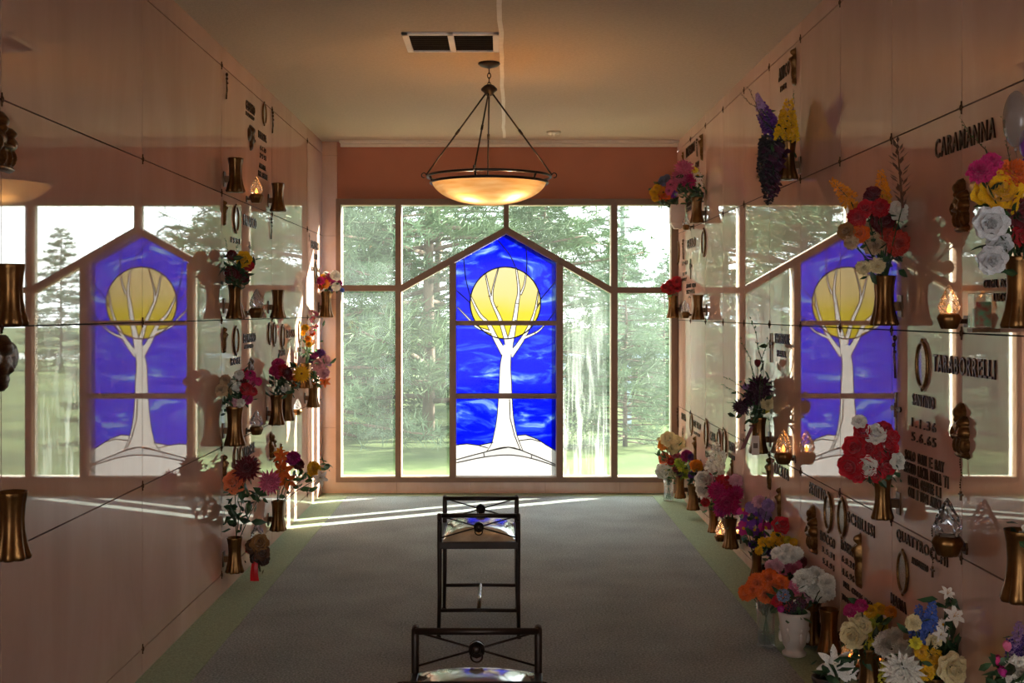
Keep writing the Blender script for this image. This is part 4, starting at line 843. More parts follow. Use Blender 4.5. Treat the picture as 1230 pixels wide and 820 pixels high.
B('Rp', 'dome of white carnations over pink ones', [('carnation', 'white', 934, 665, 9), ('carnation', 'white', 945, 661, 9), ('carnation', 'white', 956, 664, 9), ('carnation', 'white', 940, 670, 8), ('carnation', 'white', 951, 669, 8), ('carnation', 'ltpink', 927, 680, 8.5), ('carnation', 'pink', 941, 682, 9), ('carnation', 'pink', 955, 680, 9), ('carnation', 'ltpink', 934, 678, 7), ('carnation', 'dkred', 962, 674, 7), ('carnation', 'ltpink', 948, 677, 7)], (14, (948, 689, 8, .05)), M_LEAFD, seed=38)
j2 = jar(920, 724, 776, 24, 'clear glass jar on the carpet full of orange carnations')
B(j2, 'orange carnations heaped in the clear glass jar on the carpet', [('carnation', 'orange', 896, 712, 10), ('carnation', 'orange', 909, 700, 12), ('carnation', 'orange', 924, 695, 12), ('carnation', 'orange', 938, 700, 10.5), ('carnation', 'orange', 919, 713, 12), ('carnation', 'orange', 935, 712, 10), ('carnation', 'orange', 904, 708, 10), ('carnation', 'coral', 927, 718, 7), ('carnation', 'orange', 930, 704, 10)], (16,), M_LEAFD, seed=39, side='R', spread=.015)
up = on_floor(954, 787); ur = 18.5 * up.y / F; uh = 52 * up.y / F; up.x = min(up.x, AR - ur - .006)
ur_ = empty('stone_urn', up, 'white footed urn with raised figures on the carpet beside the glass jar', 'vase')
MU = pmat('urn_white', 'bdb2a6', .6, var=.1, scale=12)
MB().lathe([(.002, .002), (ur * .74, 0), (ur * .78, uh * .06), (ur * .6, uh * .11), (ur * .58, uh * .17), (ur * .72, uh * .24), (ur * .86, uh * .5), (ur * .95, uh * .8), (ur * 1.0, uh * .9), (ur * 1.03, uh * .95), (ur * 1.0, uh), (ur * .9, uh), (ur * .85, uh * .8), (.002, uh * .7)], 40, cap=False).build('urn_body', MU, ur_, True)
for k in range(6):
    a = k * pi / 3 - pi / 2 + .3; q = ur * .84; d = Vector((cos(a), sin(a), 0))
    MB().ball((q * d.x, q * d.y, uh * .42), (ur * .16, ur * .16, uh * .14), 10, 8).ball((q * 1.06 * d.x, q * 1.06 * d.y, uh * .62), (ur * .09, ur * .09, uh * .06), 8, 6).build('raised_figure', MU, ur_, True)
B(Vector((up.x, up.y, uh * .96)), 'dark berries with red and slate blue blooms in the white urn', [('berry', 'slate', 941, 715, 7), ('rose', 'red', 944, 727, 6.5), ('berry', 'plum', 952, 727, 7), ('rose', 'red', 934, 722, 5.5), ('berry', 'dark', 958, 730, 7), ('berry', 'dark', 947, 734, 6), ('mum', 'white', 949, 721, 2.4), ('mum', 'white', 955, 722, 2.2), ('berry', 'plum', 962, 724, 6), ('mum', 'mag', 938, 731, 4)], (40, (952, 730, 12, .05)), M_LEAFD, seed=40, side='R')
B('Rq', 'heap of white carnations edged with pale pink', [('carnation', 'white', 966, 694, 12), ('carnation', 'white', 980, 691, 12), ('carnation', 'white', 993, 699, 11), ('carnation', 'white', 978, 706, 12), ('carnation', 'white', 959, 702, 10), ('carnation', 'pink', 952, 706, 9), ('carnation', 'ltpink', 972, 717, 8.5), ('carnation', 'white', 995, 711, 9), ('carnation', 'white', 986, 715, 9), ('carnation', 'ltpink', 962, 712, 8)], (14, (976, 722, 8, .05)), M_LEAFD, seed=41)
B('Rs', 'lemon and cream bouquet with magenta blooms at its back', [('carnation', 'hot', 1021, 733, 7.5), ('carnation', 'hot', 1034, 727, 7), ('carnation', 'yellow', 1046, 734, 8.5), ('carnation', 'yellow', 1056, 731, 7), ('carnation', 'amber', 1070, 735, 6.5), ('rose', 'cream', 1031, 743, 11), ('rose', 'cream', 1025, 763, 14), ('lily', 'lemon', 1043, 766, 13), ('rose', 'lemon', 1056, 753, 11), ('carnation', 'white', 1066, 773, 16), ('carnation', 'white', 1084, 779, 11), ('rose', 'cream', 1037, 752, 9), ('mum', 'lime', 1052, 744, 8), ('spike', 'lemon', 1062, 806, 12, 1062, 792), ('carnation', 'white', 1076, 762, 9)], (50, (1044, 781, 14, .07), (1060, 786, 10, .06), (1035, 790, 6)), M_LEAFD, seed=42, dy=.03)
B('Rt', 'blue, yellow and white bouquet with a big white bloom in front', [('spike', 'blue', 1104, 745, 18, 1104, 725), ('spike', 'blue', 1118, 738, 17, 1121, 718), ('spike', 'blue', 1112, 756, 15, 1107, 740), ('spike', 'blue', 1096, 758, 12, 1090, 746), ('carnation', 'cream', 1097, 748, 10), ('lily', 'white', 1138, 713, 7), ('lily', 'white', 1146, 740, 9), ('daisy', 'white', 1133, 750, 6), ('carnation', 'yellow', 1119, 788, 12), ('carnation', 'yellow', 1125, 800, 11), ('carnation', 'yellow', 1107, 782, 9), ('carnation', 'yellow', 1112, 808, 10), ('rose', 'cream', 1145, 803, 16), ('dahlia', 'white', 1086, 803, 21), ('mum', 'lemon', 1100, 772, 7), ('rose', 'cream', 1122, 770, 8), ('lily', 'white', 1130, 762, 7)], (60, (1143, 770, 16, .09), (1150, 782, 10, .08), (1135, 728, 8, .06), (1128, 815, 10)), M_LEAFD, seed=43, dy=.03)
pv = on_floor(1006, 842); pv.x = min(pv.x, 1.26)
po = empty('flower_pot', pv, 'small dark pot on the carpet under the white poinsettia', 'pot')
MB().lathe([(.002, .002), (.035, 0), (.05, .075), (.054, .08), (.054, .092), (.047, .092), (.044, .07), (.002, .065)], 24, cap=False).build('pot_body', pmat('pot_dark', '3a2c24', .6), po, True)
B(Vector((pv.x, pv.y, .09)), 'white poinsettia over dark leaves on the carpet by the lit lamp', [('poinsettia', 'white', 1003, 797, 17), ('poinsettia', 'white', 1018, 806, 11)], (10, (1004, 812, 14, .09), (1013, 815, 8, .08)), M_LEAFD, seed=44, side='R', size=.07)
B('Ru', 'magenta tulips, lavender spikes and a big white bloom at the picture edge', [('tulip', 'hot', 1199, 795, 10, 1192, 775), ('tulip', 'pink', 1210, 777, 9, 1206, 758), ('tulip', 'mag', 1205, 808, 9, 1198, 790), ('spike', 'lilac', 1223, 768, 20, 1224, 748), ('spike', 'violet', 1216, 785, 18, 1212, 765), ('carnation', 'white', 1222, 806, 18), ('spike', 'violet', 1229, 780, 16, 1232, 762)], (30, (1210, 812, 12, .08)), M_LEAFD, seed=45)
# balloons, votive, card, hanging things
yb = VASES['Rf'][0].y
def balloon(px, py, rx, ry, col, label, foil):
    y = yb + .05; p = at(px, py, y); k = y / F; a, b = rx * k, ry * k; p.x = min(p.x, AR - a * .62 - .01)
    r = empty('balloon', p, label, 'balloon')
    prof = [(max(.0008, a * sin(pi * t) * (1 - .12 * (t < .4) * (.4 - t) / .4)), -b * cos(pi * t)) for t in [i / 16 for i in range(17)]]
    MB().lathe(prof, 28, cap=False).build('skin', pmat('balloon_' + col, CC.get(col, col), .12, .35 if foil else 0, spec=.8, var=.06, scale=8), r, True).scale = (.62, 1, 1)
    MB().lathe([(.002, 0), (.006, -.006), (.001, -.012)], 8, (0, 0, -b)).tube([(0, 0, -b - .01), (.004, -.01, -b - .05), (0, -.02, -b - .12)], .001, 4).build('knot_and_string', pmat('balloon_' + col, col), r, True)
balloon(1220, 143, 21, 34, 'ash', 'pale see-through balloon above the yellow rose bouquet', False)
bb = MATS['balloon_ash'].node_tree.nodes['Principled BSDF']; bb.inputs['Alpha'].default_value = .6
balloon(1231, 172, 10, 17, 'purple', 'small purple balloon beside the pale one', False)
vp = wallpt('R', 1177, 394, .055)
vo = empty('glass_votive', Vector((vp.x, vp.y, vp.z)), 'square glass votive with a red and green print beside the lit lamp', 'candle')
hh = 42 * vp.y / F
MB().box(-.026, .026, -.026, .026, 0, hh).build('glass_box', M_JAR, vo, bevel=.003)
MB().box(-.022, .022, -.0275, -.0265, .006, hh * .75).build('printed_sleeve', pmat('votive_print', 'b0302c', .5, var=.2, scale=45, col2='5f9a70'), vo)
MB().lathe([(.001, .004), (.02, .004), (.02, hh * .55), (.001, hh * .55)], 16).build('wax', MATS['candle_wax'], vo, True)
MB().box(-.03, .052, -.02, .02, -.012, -.001).build('shelf_bracket', M_BRONZED, vo)
g = VASES['Rg'][0]
cp = at(907.5, 523, g.y - .055)
cr = empty('gift_card', cp, 'white card hanging from the dark plum bouquet', 'card')
ck = g.y / F
MB().box(-4.5 * ck, 4.5 * ck, -.001, .001, -23 * ck, 0).build('card_sheet', pmat('card_white', 'cfc4b8', .7), cr)
MB().box(-2.6 * ck, 2.6 * ck, -.0016, -.0010, -15 * ck, -9 * ck).build('printed_patch', pmat('card_print', '6a5a52', .7), cr)
MB().tube([(0, 0, -.002), (.004, .01, .03), (.01, .05, .06)], .001, 5).build('card_string', M_TWIG, cr)
rs = MB(); A, Bp = at(903.5, 512, g.y - .05), at(892, 539, g.y - .06)
rr_ = empty('ribbon_tail', A, 'dull red ribbon tail slanting from the dark plum bouquet', 'ribbon')
dv = Bp - A; n_ = Vector((.9, 0, .4)).normalized() * .013
rs.add([-n_, n_, dv + n_ * 1.2, dv - n_ * 1.2, -n_ + Vector((0, .001, 0)), n_ + Vector((0, .001, 0)), dv + n_ * 1.2 + Vector((0, .001, 0)), dv - n_ * 1.2 + Vector((0, .001, 0))], [(0, 1, 2, 3), (7, 6, 5, 4), (0, 4, 5, 1), (1, 5, 6, 2), (2, 6, 7, 3), (3, 7, 4, 0)])
rs.build('ribbon_band', pmat('ribbon_dull_red', '6e2a2c', .5), rr_)
MB().ring(.012, .004, 14, 6, (0, 0, .004), 1.2, .7).build('ribbon_loop', MATS['ribbon_dull_red'], rr_, True)
# rosaries
def rosary(px, yt, yb_, label):
    p = wallpt('R', px, yt, .012); k = p.y / F; r = empty('rosary', p, label, 'rosary'); L_ = (yb_ - yt) * k
    bd = MB()
    for i in range(int(L_ * .78 / .008)):
        bd.ball((0, .006 * sin(i * .7), -i * .008), .003, 6, 4)
    bd.tube([(0, 0, 0), (0, 0, -L_ * .8)], .0009, 4); bd.build('bead_string', M_BRONZED, r, True)
    z = -L_ * .8
    MB().box(-.003, .003, -.004, .004, z - L_ * .22, z).box(-.003, .003, -.015, .015, z - L_ * .09, z - L_ * .055).build('rosary_cross', M_BRONZED, r)
rosary(1154, 549, 600, 'rosary hanging below the mother and child emblem')
rosary(1120, 632, 692, 'rosary with a small cross hanging over the lower long name')
# ornaments of the flower-hung wall
O('saint', 'R', 844, 160, 193, 'saint figure highest by the window above the daisies', .6)
O('rose_spray', 'R', 838, 166, 188, 'rose spray beside the saint figure above the daisies', .8)
T('R', 'bronze name above the pink peonies high by the window', [(824.5, 835, 178, 190, 'LOMBARDI'), (836, 840, 195, 203, '1922')])
O('saint', 'R', 821, 182, 198, 'small saint figure in the top corner by the window', .7)
T('R', 'three short bronze lines between the corner holder and the pink peonies', [(824, 830, 238, 243, 'NATO'), (825, 831, 244, 249, 'MORTO'), (825, 831, 250, 255, '1999')])
O('saint', 'R', 955, 57, 103, 'tall bronze figure high above the yellow snapdragons', .75)
T('R', 'short bronze name with a date high above the snapdragons', [(936, 949, 83, 99, 'AMICO'), (938, 945, 104, 111, '1918')])
O('oval', 'R', 815, 289, 316, 'portrait oval nearest the window frame above the red carnations', .8)
O('rose_spray', 'R', 821.5, 287, 311, 'slim rose spray beside the portrait oval near the window frame', .8)
T('R', 'bronze name and dates over the unlit white lamp by the window', [(826, 836, 288, 299, 'BELLO'), (820, 826, 314, 319, '1911'), (820, 825, 327, 331, '3 9'), (820, 825, 334, 338, '1987'), (825, 836, 341, 346, 'PADRE CARO'), (825, 835, 348, 353, 'RIPOSA'), (827, 830, 355, 358, 'A')])
O('oval', 'R', 846, 275, 307, 'bronze oval plaque above the empty vase near the window', .8)
O('cross', 'R', 830, 311, 335, 'thin cross above the unlit white lamp near the window')
O('rose_spray', 'R', 815, 489, 513, 'rose spray low in the corner by the window frame', .8)
T('R', 'short bronze name low in the corner above the cream roses', [(819, 824, 495, 503, 'ROSA')])
O('cross', 'R', 820.5, 514, 530, 'thin cross low in the corner behind the cream roses')
O('oval', 'R', 831, 497, 522, 'slim portrait oval above the lime bouquet', .7)
T('R', 'bronze name with a date above the golden bloom', [(833.5, 842, 504, 512, 'DE LEO'), (834, 841, 517, 521, '1920')])
O('saint', 'R', 836, 523, 553, 'saint figure behind the golden bloom', .8)
O('oval', 'R', 849, 504, 537, 'portrait oval below the joint between the golden bloom and white spike', .7)
T('R', 'bronze name and dates beside the white spike', [(853, 860, 517, 528, 'CARA'), (851, 857, 531, 536, '1931'), (848, 853, 541, 548, '1990')])
O('oval', 'R', 864, 516, 545, 'portrait oval behind the white spike', .7)
O('oval', 'R', 871, 516, 549, 'second portrait oval past the white spike', .7)
T('R', 'bronze name with a date above the blush carnation', [(876, 883, 529, 540, 'VITO'), (876, 883, 543, 549, '1938')])
O('saint', 'R', 880, 551, 572, 'saint figure over the blush carnation', .8)
T('R', 'bronze name with a forename beside a cross above the plum bouquet', [(931, 949, 400, 412, 'THEODORE'), (934, 945, 420, 428, 'PAUL')])
O('cross', 'R', 926.5, 400, 435, 'tall thin cross above the plum bouquet')
O('saint', 'R', 925, 548, 588, 'tall saint figure above the lilac sprays', .7)
T('R', 'bronze name just below the joint beside the tall saint figure', [(931, 948, 555, 568, 'LICATA')])
O('saint', 'R', 937, 584, 624, 'second saint figure above the red rose and yellow buttons', .75)
T('R', 'bronze name between the lit lamp and two gilded ovals', [(973, 993, 578, 592, 'PETITTO'), (986, 1004, 636, 648, 'ROCCO'), (988, 1003, 655, 662, '3.5.31'), (989, 1003, 669, 676, '5.1.94')])
O('mother', 'R', 978, 607, 664, 'bronze emblem above the white carnations', .6)
O('oval', 'R', 996, 592, 638, 'gilded portrait oval, first of a pair below the red roses', .7)
O('oval', 'R', 1012.5, 598, 645, 'gilded portrait oval, second of a pair below the red roses', .7)
T('R', 'long bronze name with lines under it beside the gilded figure', [(1019, 1052, 613, 627, 'SCHILLISI'), (1011, 1029, 647, 659, 'ROSINA'), (1012, 1027, 666, 674, '6.8.24'), (1012, 1027, 681, 689, '4.6.96'), (1014, 1048, 697, 704, 'NEL CUORE DEI'), (1012, 1040, 712, 719, 'TUOI CARI')])
O('saint', 'R', 1033.5, 639, 706, 'gilded standing figure beside the long bronze name', .55)
T('R', 'longest bronze name below the crystal lamp', [(1078, 1141, 634, 649, 'QUATTROCCHI'), (1096, 1116, 668, 676, 'ANTONINO'), (1071, 1090, 711, 724, 'MARIA')])
O('oval', 'R', 1085.5, 661, 713, 'bronze portrait oval under the longest name', .7)
T('R', 'bronze name high on the wall above the lit lamp and votive', [(1124.5, 1199, 168, 191, 'CARAMANNA')])
O('mother', 'R', 1156, 214, 279, 'mother and child emblem under the high bronze name', .75)
T('R', 'small bronze lines behind the white roses and the edge vase', [(1202, 1215, 318, 328, 'ETERNA'), (1183, 1222, 336, 346, 'CUGIL DOUVE'), (1195, 1222, 352, 362, 'LUCE DI')])
T('R', 'large bronze name with a forename, dates and four lines of verse', [(1122, 1199, 425, 446, 'TARABORRELLI'), (1097, 1124, 472, 486, 'SANTINO'), (1096, 1126, 501, 512, '1.1.36'), (1096, 1126, 518, 529, '5.6.65'), (1088, 1135, 539, 551, 'SOLO DAN E RAY'), (1087, 1140, 553, 566, 'MEGLIO LACIA DELLA TI'), (1092, 1131, 570, 582, 'DOTTA OPPURE LI'), (1092, 1131, 584, 596, 'CON I TUOI AMICI')])
O('oval', 'R', 1109, 409, 467, 'large portrait oval under the middle joint beside the large bronze name', .7)
O('rose_spray', 'R', 1077, 402, 454, 'rose spray under the middle joint beside the mirrored stained glass', .8)
O('cross', 'R', 1078, 471, 528, 'bright thin cross beside the forename under the large oval')
O('mother', 'R', 1156.5, 484, 550, 'double-headed mother and child emblem with a rosary below it', .72)
# ------------------------------------------------------------ pendant lamp
LYp = 6.65; LS = LYp / F
lx = (587.5 - CX) * LS
def lz(py): return CZ + (CY - py) * LS
def pendant(loc, label):
    r = empty('pendant_lamp', loc, label, 'lamp')         # origin on the ceiling
    def P(py): return lz(py) - H
    MB().lathe([(.002, 0), (.062, 0), (.064, -.008), (.05, -.02), (.018, -.03), (.006, -.034)], 24).build('canopy', M_IRON, r, True)
    ch = MB()
    z = -.034; k = 0
    while z > P(103):
        ch.ring(.009, .0024, 14, 6) if False else None
        n = 12; vs = [(.009 * cos(2 * pi * i / n) * (1 if k % 2 else 0), .009 * cos(2 * pi * i / n) * (0 if k % 2 else 1), z - .014 + .016 * sin(2 * pi * i / n)) for i in range(n + 1)]
        ch.tube(vs, .0026, 6, cap=False); z -= .026; k += 1
    ch.build('chain', M_IRON, r, True)
    zh = P(107)
    MB().lathe([(.004, .03), (.012, .028), (.03, .018), (.046, .002), (.046, -.008), (.03, -.02), (.022, -.035), (.008, -.04), (.002, -.042)], 20, (0, 0, zh)).build('hub', M_IRON, r, True)
    R = .345; zr = lz(212.5) - H; zl = zr - .034
    MB().ring(R + .006, .0075, 72, 8, (0, 0, zr)).build('upper_ring', M_IRON, r, True)
    MB().ring(R - .012, .0075, 72, 8, (0, 0, zl)).build('lower_ring', M_IRON, r, True)
    for a in (0, 60, 120, 180, 240, 300):
        a = radians(a + 18); p = (cos(a), sin(a))
        MB().tube([(p[0] * (R + .006), p[1] * (R + .006), zr), (p[0] * (R - .012), p[1] * (R - .012), zl)], .007, 8).build('spacer', M_IRON, r, True)
    for a in (182, -2, 258, 92):
        a = radians(a); p = Vector((cos(a), sin(a), 0)); t = p * (R + .012) + Vector((0, 0, zr + .012)); b = p * .022 + Vector((0, 0, zh - .03))
        rod = MB().tube([b, b.lerp(t, .44)], .0048, 8).tube([b.lerp(t, .44), b.lerp(t, .5)], .0075, 8).tube([b.lerp(t, .5), t], .0048, 8).build('hanging_rod', M_IRON, r, True)
        hk = [t + Vector((0, 0, .016)) + p * .002]
        hk = [t + p * (.014 * (1 - cos(w))) + Vector((0, 0, .014 * sin(w) - .004)) for w in [i * 2 * pi / 10 for i in range(9)]]
        MB().tube(hk, .0035, 6).build('hook', M_IRON, rod, True)
    zb = zl + .002; dep = lz(246) - H - zl
    prof = [(.0015, dep)] + [((R - .02) * sin(t * pi / 2 * .98) ** .92, zb + (dep - .002) * cos(t * pi / 2) ** 1.15) for t in [i / 16 for i in range(1, 17)]]
    prof[0] = (.0015, zb + dep - .002)
    g = bpy.data.materials.get('alabaster') or alabaster()
    MB().lathe(prof, 56, cap=False).build('glass_bowl', g, r, True)
    MB().lathe([(.001, -.012), (.01, -.01), (.012, 0), (.008, .008), (.001, .01)], 14, (0, 0, zb + dep - .004)).build('finial', M_CREAM, r, True) if False else None
    for sx in (-.1, .13):
        bl = MB().ball((sx, -.12, zb - .03), (.026, .026, .03), 14, 8).build('bulb', M_BULB, r, True)
        L = bpy.data.lights.new('bulb_light', 'POINT'); L.energy = 3.6; L.color = (1, .74, .48); L.shadow_soft_size = .015
        lo = bpy.data.objects.new('bulb_light', L); COL.objects.link(lo); lo.parent = r; lo.location = (sx, -.12, zb - .068)
    return r
def alabaster():
    m = bpy.data.materials.new('alabaster'); m.use_nodes = True; nt = m.node_tree; nt.nodes.clear()
    out = nt.nodes.new('ShaderNodeOutputMaterial'); tl = nt.nodes.new('ShaderNodeBsdfTranslucent'); df = nt.nodes.new('ShaderNodeBsdfDiffuse')
    tc = nt.nodes.new('ShaderNodeTexCoord'); mp = nt.nodes.new('ShaderNodeMapping'); mp.inputs['Scale'].default_value = (1, 1, 9); nt.links.new(tc.outputs['Object'], mp.inputs['Vector'])
    n = nt.nodes.new('ShaderNodeTexNoise'); n.inputs['Scale'].default_value = 4; n.inputs['Detail'].default_value = 5; nt.links.new(mp.outputs['Vector'], n.inputs['Vector'])
    r = nt.nodes.new('ShaderNodeValToRGB'); e = r.color_ramp.elements; e[0].position = .3; e[0].color = (*lin('d9a860'), 1); e[1].position = .7; e[1].color = (*lin('f0d8a8'), 1)
    nt.links.new(n.outputs['Fac'], r.inputs['Fac']); nt.links.new(r.outputs['Color'], tl.inputs['Color']); nt.links.new(r.outputs['Color'], df.inputs['Color'])
    mx = nt.nodes.new('ShaderNodeMixShader'); mx.inputs['Fac'].default_value = .22; nt.links.new(df.outputs[0], mx.inputs[1]); nt.links.new(tl.outputs[0], mx.inputs[2])
    gl = nt.nodes.new('ShaderNodeBsdfGlossy'); gl.inputs['Roughness'].default_value = .1
    m2 = nt.nodes.new('ShaderNodeMixShader'); m2.inputs['Fac'].default_value = .05; nt.links.new(mx.outputs[0], m2.inputs[1]); nt.links.new(gl.outputs[0], m2.inputs[2]); nt.links.new(m2.outputs[0], out.inputs['Surface'])
    return m
M_BULB = pmat('bulb_glow', 'ffd090', .5, emit='ffb050', estr=25)
pendant((lx, LYp, H), 'iron pendant lamp with a lit alabaster glass bowl hanging on rods')

# air vent in the ceiling
vt = empty('air_vent', (0, 0, H), 'white framed air vent with two dark openings in the ceiling', 'vent')
y0, y1 = 1.421 * F / (CY - 38.5), 1.421 * F / (CY - 60.5)
x0, x1 = (490 - CX) * y1 / F, (599.5 - CX) * y1 / F
xm = x0 + (x1 - x0) * .5; t = .028
vf = MB(); vf.box(x0, x1, y0, y0 + t, -.012, 0).box(x0, x1, y1 - t * .7, y1, -.012, 0).box(x0, x0 + .032, y0, y1, -.012, 0).box(x1 - .032, x1, y0, y1, -.012, 0).box(xm - .016, xm + .016, y0, y1, -.012, 0)
vf.build('vent_frame', pmat('vent_white', 'eae4da', .5, var=.05), vt, bevel=.002)
for a, b in ((x0 + .03, xm - .014), (xm + .014, x1 - .03)):
    MB().box(a, b, y0 + .02, y1 - .015, -.003, -.001).build('vent_opening', M_JOINT, vt)
    lv = MB()
    for k in range(9):
        y = y0 + .04 + k * (y1 - y0 - .07) / 8; lv.add([(a, y, -.009), (b, y, -.009), (b, y + .02, -.003), (a, y + .02, -.003)], [(0, 1, 2, 3)])
    lv.build('louver', pmat('louver_brown', '3a2d22', .6), vt)
# smoke detector by the window
dp = (665 - CX) * 9.2 / F
sd = empty('smoke_detector', (dp, 9.2, H), 'small white smoke detector on the ceiling by the window wall', 'detector')
MB().lathe([(.001, 0), (.055, 0), (.055, -.012), (.045, -.02), (.001, -.022)], 24).build('housing', M_CREAM, sd, True)
MB().lathe([(.001, -.02), (.014, -.021), (.012, -.034), (.001, -.037)], 14).build('sensor_nub', M_CREAM, sd, True)

# ------------------------------------------------------------ benches
def satin():
    m = pmat('satin_seat', 'a89c86', .16, var=.12, scale=14, spec=.9, col2='c7bca6'); b = m.node_tree.nodes['Principled BSDF']
    b.inputs['Coat Weight'].default_value = .8; b.inputs['Coat Roughness'].default_value = .12
    return m
M_SEAT = satin()
def bench(loc, label, L=.50, W=.365, hr=.568):
    r = empty('bench', loc, label, 'bench', 'iron benches along the aisle')     # origin on the floor below the seat's middle
    w, l = W / 2, L / 2
    for sx in (-1, 1):
        for sy in (-1, 1):
            leg = MB().tube([(sx * (w + .004), sy * (l + .008), 0), (sx * w, sy * l, .2), (sx * w, sy * l, .47), (sx * w, sy * l, hr - .02), (sx * w, sy * (l + .004), hr + .002), (sx * w, sy * (l + .016), hr + .006), (sx * w, sy * (l + .024), hr - .008), (sx * w, sy * (l + .02), hr - .024)], [.009, .010, .0115, .0115, .0115, .011, .010, .008], 10)
            leg.build('leg', M_IRON, r, True)
            MB().lathe([(.001, 0), (.012, 0), (.012, .012), (.001, .013)], 10, (sx * (w + .004), sy * (l + .008), 0)).build('foot', M_IRON, r, True)
    for sy in (-1, 1):
        y = sy * l
        MB().tube([(-w, y, hr), (w, y, hr)], .0105, 10).build('top_rail', M_IRON, r, True)
        zc = (hr + .455) / 2 + .004
        for s in (-1, 1):
            MB().tube([(-w, y, zc + s * .052), (0, y, zc), (w, y, zc - s * .052)], .0034, 6).build('cross_bar', M_IRON, r, True)
        md = MB().prism([(.024 * cos(k * pi / 6) * (1 + .06 * (k % 2)), zc + .024 * sin(k * pi / 6) * (1 + .06 * (k % 2))) for k in range(12)], y - .010, y + .010, 'y').ball((0, y - .010 , zc), (.013, .007, .013)).ball((0, y + .010, zc), (.013, .007, .013)).build('medallion', M_IRON, r, True)
        rg = MB(); pts = [(.017 * sin(a), y - .012, zc - .004 - .018 * (1 - cos(a)) / 1.15) for a in [i * 2 * pi / 16 for i in range(17)]]
        rg.tube(pts, .0028, 6, cap=False); rg.build('ring_pull', M_IRON, md, True)
        MB().box(-w, w, y - .012, y + .012, .415, .447).build('seat_rail', M_IRON, r, bevel=.003)
        MB().tube([(-w, y, .127), (0, y, .129), (w, y, .127)], .009, 8).build('stretcher', M_IRON, r, True)
    for sx in (-1, 1): MB().box(sx * w - .012, sx * w + .012, -l, l, .415, .447).build('seat_rail', M_IRON, r, bevel=.003)
    MB().tube([(0, -l, .129), (0, l, .129)], .0095, 10).build('centre_stretcher', pmat('worn_iron', '6f6558', .25, .8), r, True)
    nx, ny = 16, 18; vs = []
    for j in range(ny + 1):
        for i in range(nx + 1):
            u, v = 2 * i / nx - 1, 2 * j / ny - 1
            h = (1 - abs(u) ** 2.6) ** .55 * (1 - abs(v) ** 2.6) ** .55
            vs.append((u * (w - .014), v * (l - .014), .448 + .052 * h))
    fs = [(j * (nx + 1) + i, j * (nx + 1) + i + 1, (j + 1) * (nx + 1) + i + 1, (j + 1) * (nx + 1) + i) for j in range(ny) for i in range(nx)]
    mb = MB().add(vs, fs).box(-w + .014, w - .014, -l + .014, l - .014, .440, .4485); mb.build('seat_cushion', M_SEAT, r, True)
    return r
bench((-.108, 5.67, 0), 'dark iron bench standing whole in the aisle before the stained glass')
bench((-.075, 3.457 - .25, 0), 'dark iron bench close by, only its top rail and seat showing')

# ------------------------------------------------------------ outdoors
M_BARK = pmat('bark', '5b4b40', .95, var=.35, scale=9, stretch=(1, 1, .3))
M_PINE = pmat('pine_needles', '465b3c', .7, var=.35, scale=1.2, col2='647a52')
M_PINE2 = pmat('pine_needles_pale', '566f53', .7, var=.3, scale=1.2, col2='748b69')
M_BUSH = pmat('bush_leaves', '435a36', .7, var=.35, scale=2, col2='627545')
def pine(seed, h, spread, mat, nb=80, first=.03, dens=13, blade=.22, trad=.085):
    rnd = random.Random(seed); tk, br, nd = MB(), MB(), MB()
    lean = [(rnd.uniform(-.02, .02) * z, rnd.uniform(-.02, .02) * z, z) for z in [h * i / 8 for i in range(9)]]
    tk.tube(lean, [trad * (1 - .85 * i / 8) for i in range(9)], 9)
    for k in range(nb):
        f = first + (1 - first) * (k + rnd.random()) / nb; z = h * f
        a = k * 2.4 + rnd.uniform(-.4, .4); L = spread * (1 - f) ** .7 * rnd.uniform(.65, 1.1) + .25
        up = rnd.uniform(-.12, .3)
        c = Vector((0, 0, z)); pts = []
        for i in range(6):
            t = i / 5; pts.append(c + Vector((cos(a) * L * t, sin(a) * L * t, L * (up * t - .22 * t * t + .12 * t ** 3))))
        br.tube(pts, [.035 * (1 - f * .6) * (1 - .8 * i / 5) + .004 for i in range(6)], 5)
        n = int(dens * L / 1.2) + 4
        for q in range(n):
            t = .25 + .75 * rnd.random() ** .8; i = min(int(t * 5), 4); p = pts[i].lerp(pts[i + 1], t * 5 - i) + Vector((rnd.gauss(0, .10), rnd.gauss(0, .10), rnd.gauss(.02, .07))) * (.4 + L * .35)
            for w in range(15):
                d = Vector((rnd.gauss(0, 1) + cos(a) * .8, rnd.gauss(0, 1) + sin(a) * .8, rnd.gauss(.1, .8))).normalized()
                l = blade * rnd.uniform(.6, 1.2); s = d.cross(Vector((rnd.random(), rnd.random(), rnd.random()))).normalized() * l * .034
                nd.add([p - s, p + s, p + d * l + s * .3, p + d * l - s * .3], [(0, 1, 2, 3)])
    return tk.mesh('trunk', M_BARK, True), br.mesh('branches', M_BARK, True), nd.mesh('needles', mat)
def plant_tree(name, ms, loc, label, rz=0, sc=1, group='pines outside the window', parts=('trunk', 'branches', 'needles')):
    r = empty(name, loc, label, 'tree', group, rz); r.scale = sc if isinstance(sc, tuple) else (sc, sc, sc)
    for n, me in zip(parts, ms): link(n, me, r)
    return r
GZ = -.12
PA = pine(1, 8.5, 2.9, M_PINE, 120, .05, 24, .2)
PB = pine(2, 8.0, 2.4, M_PINE2, 120, .02, 26, .18, .08)
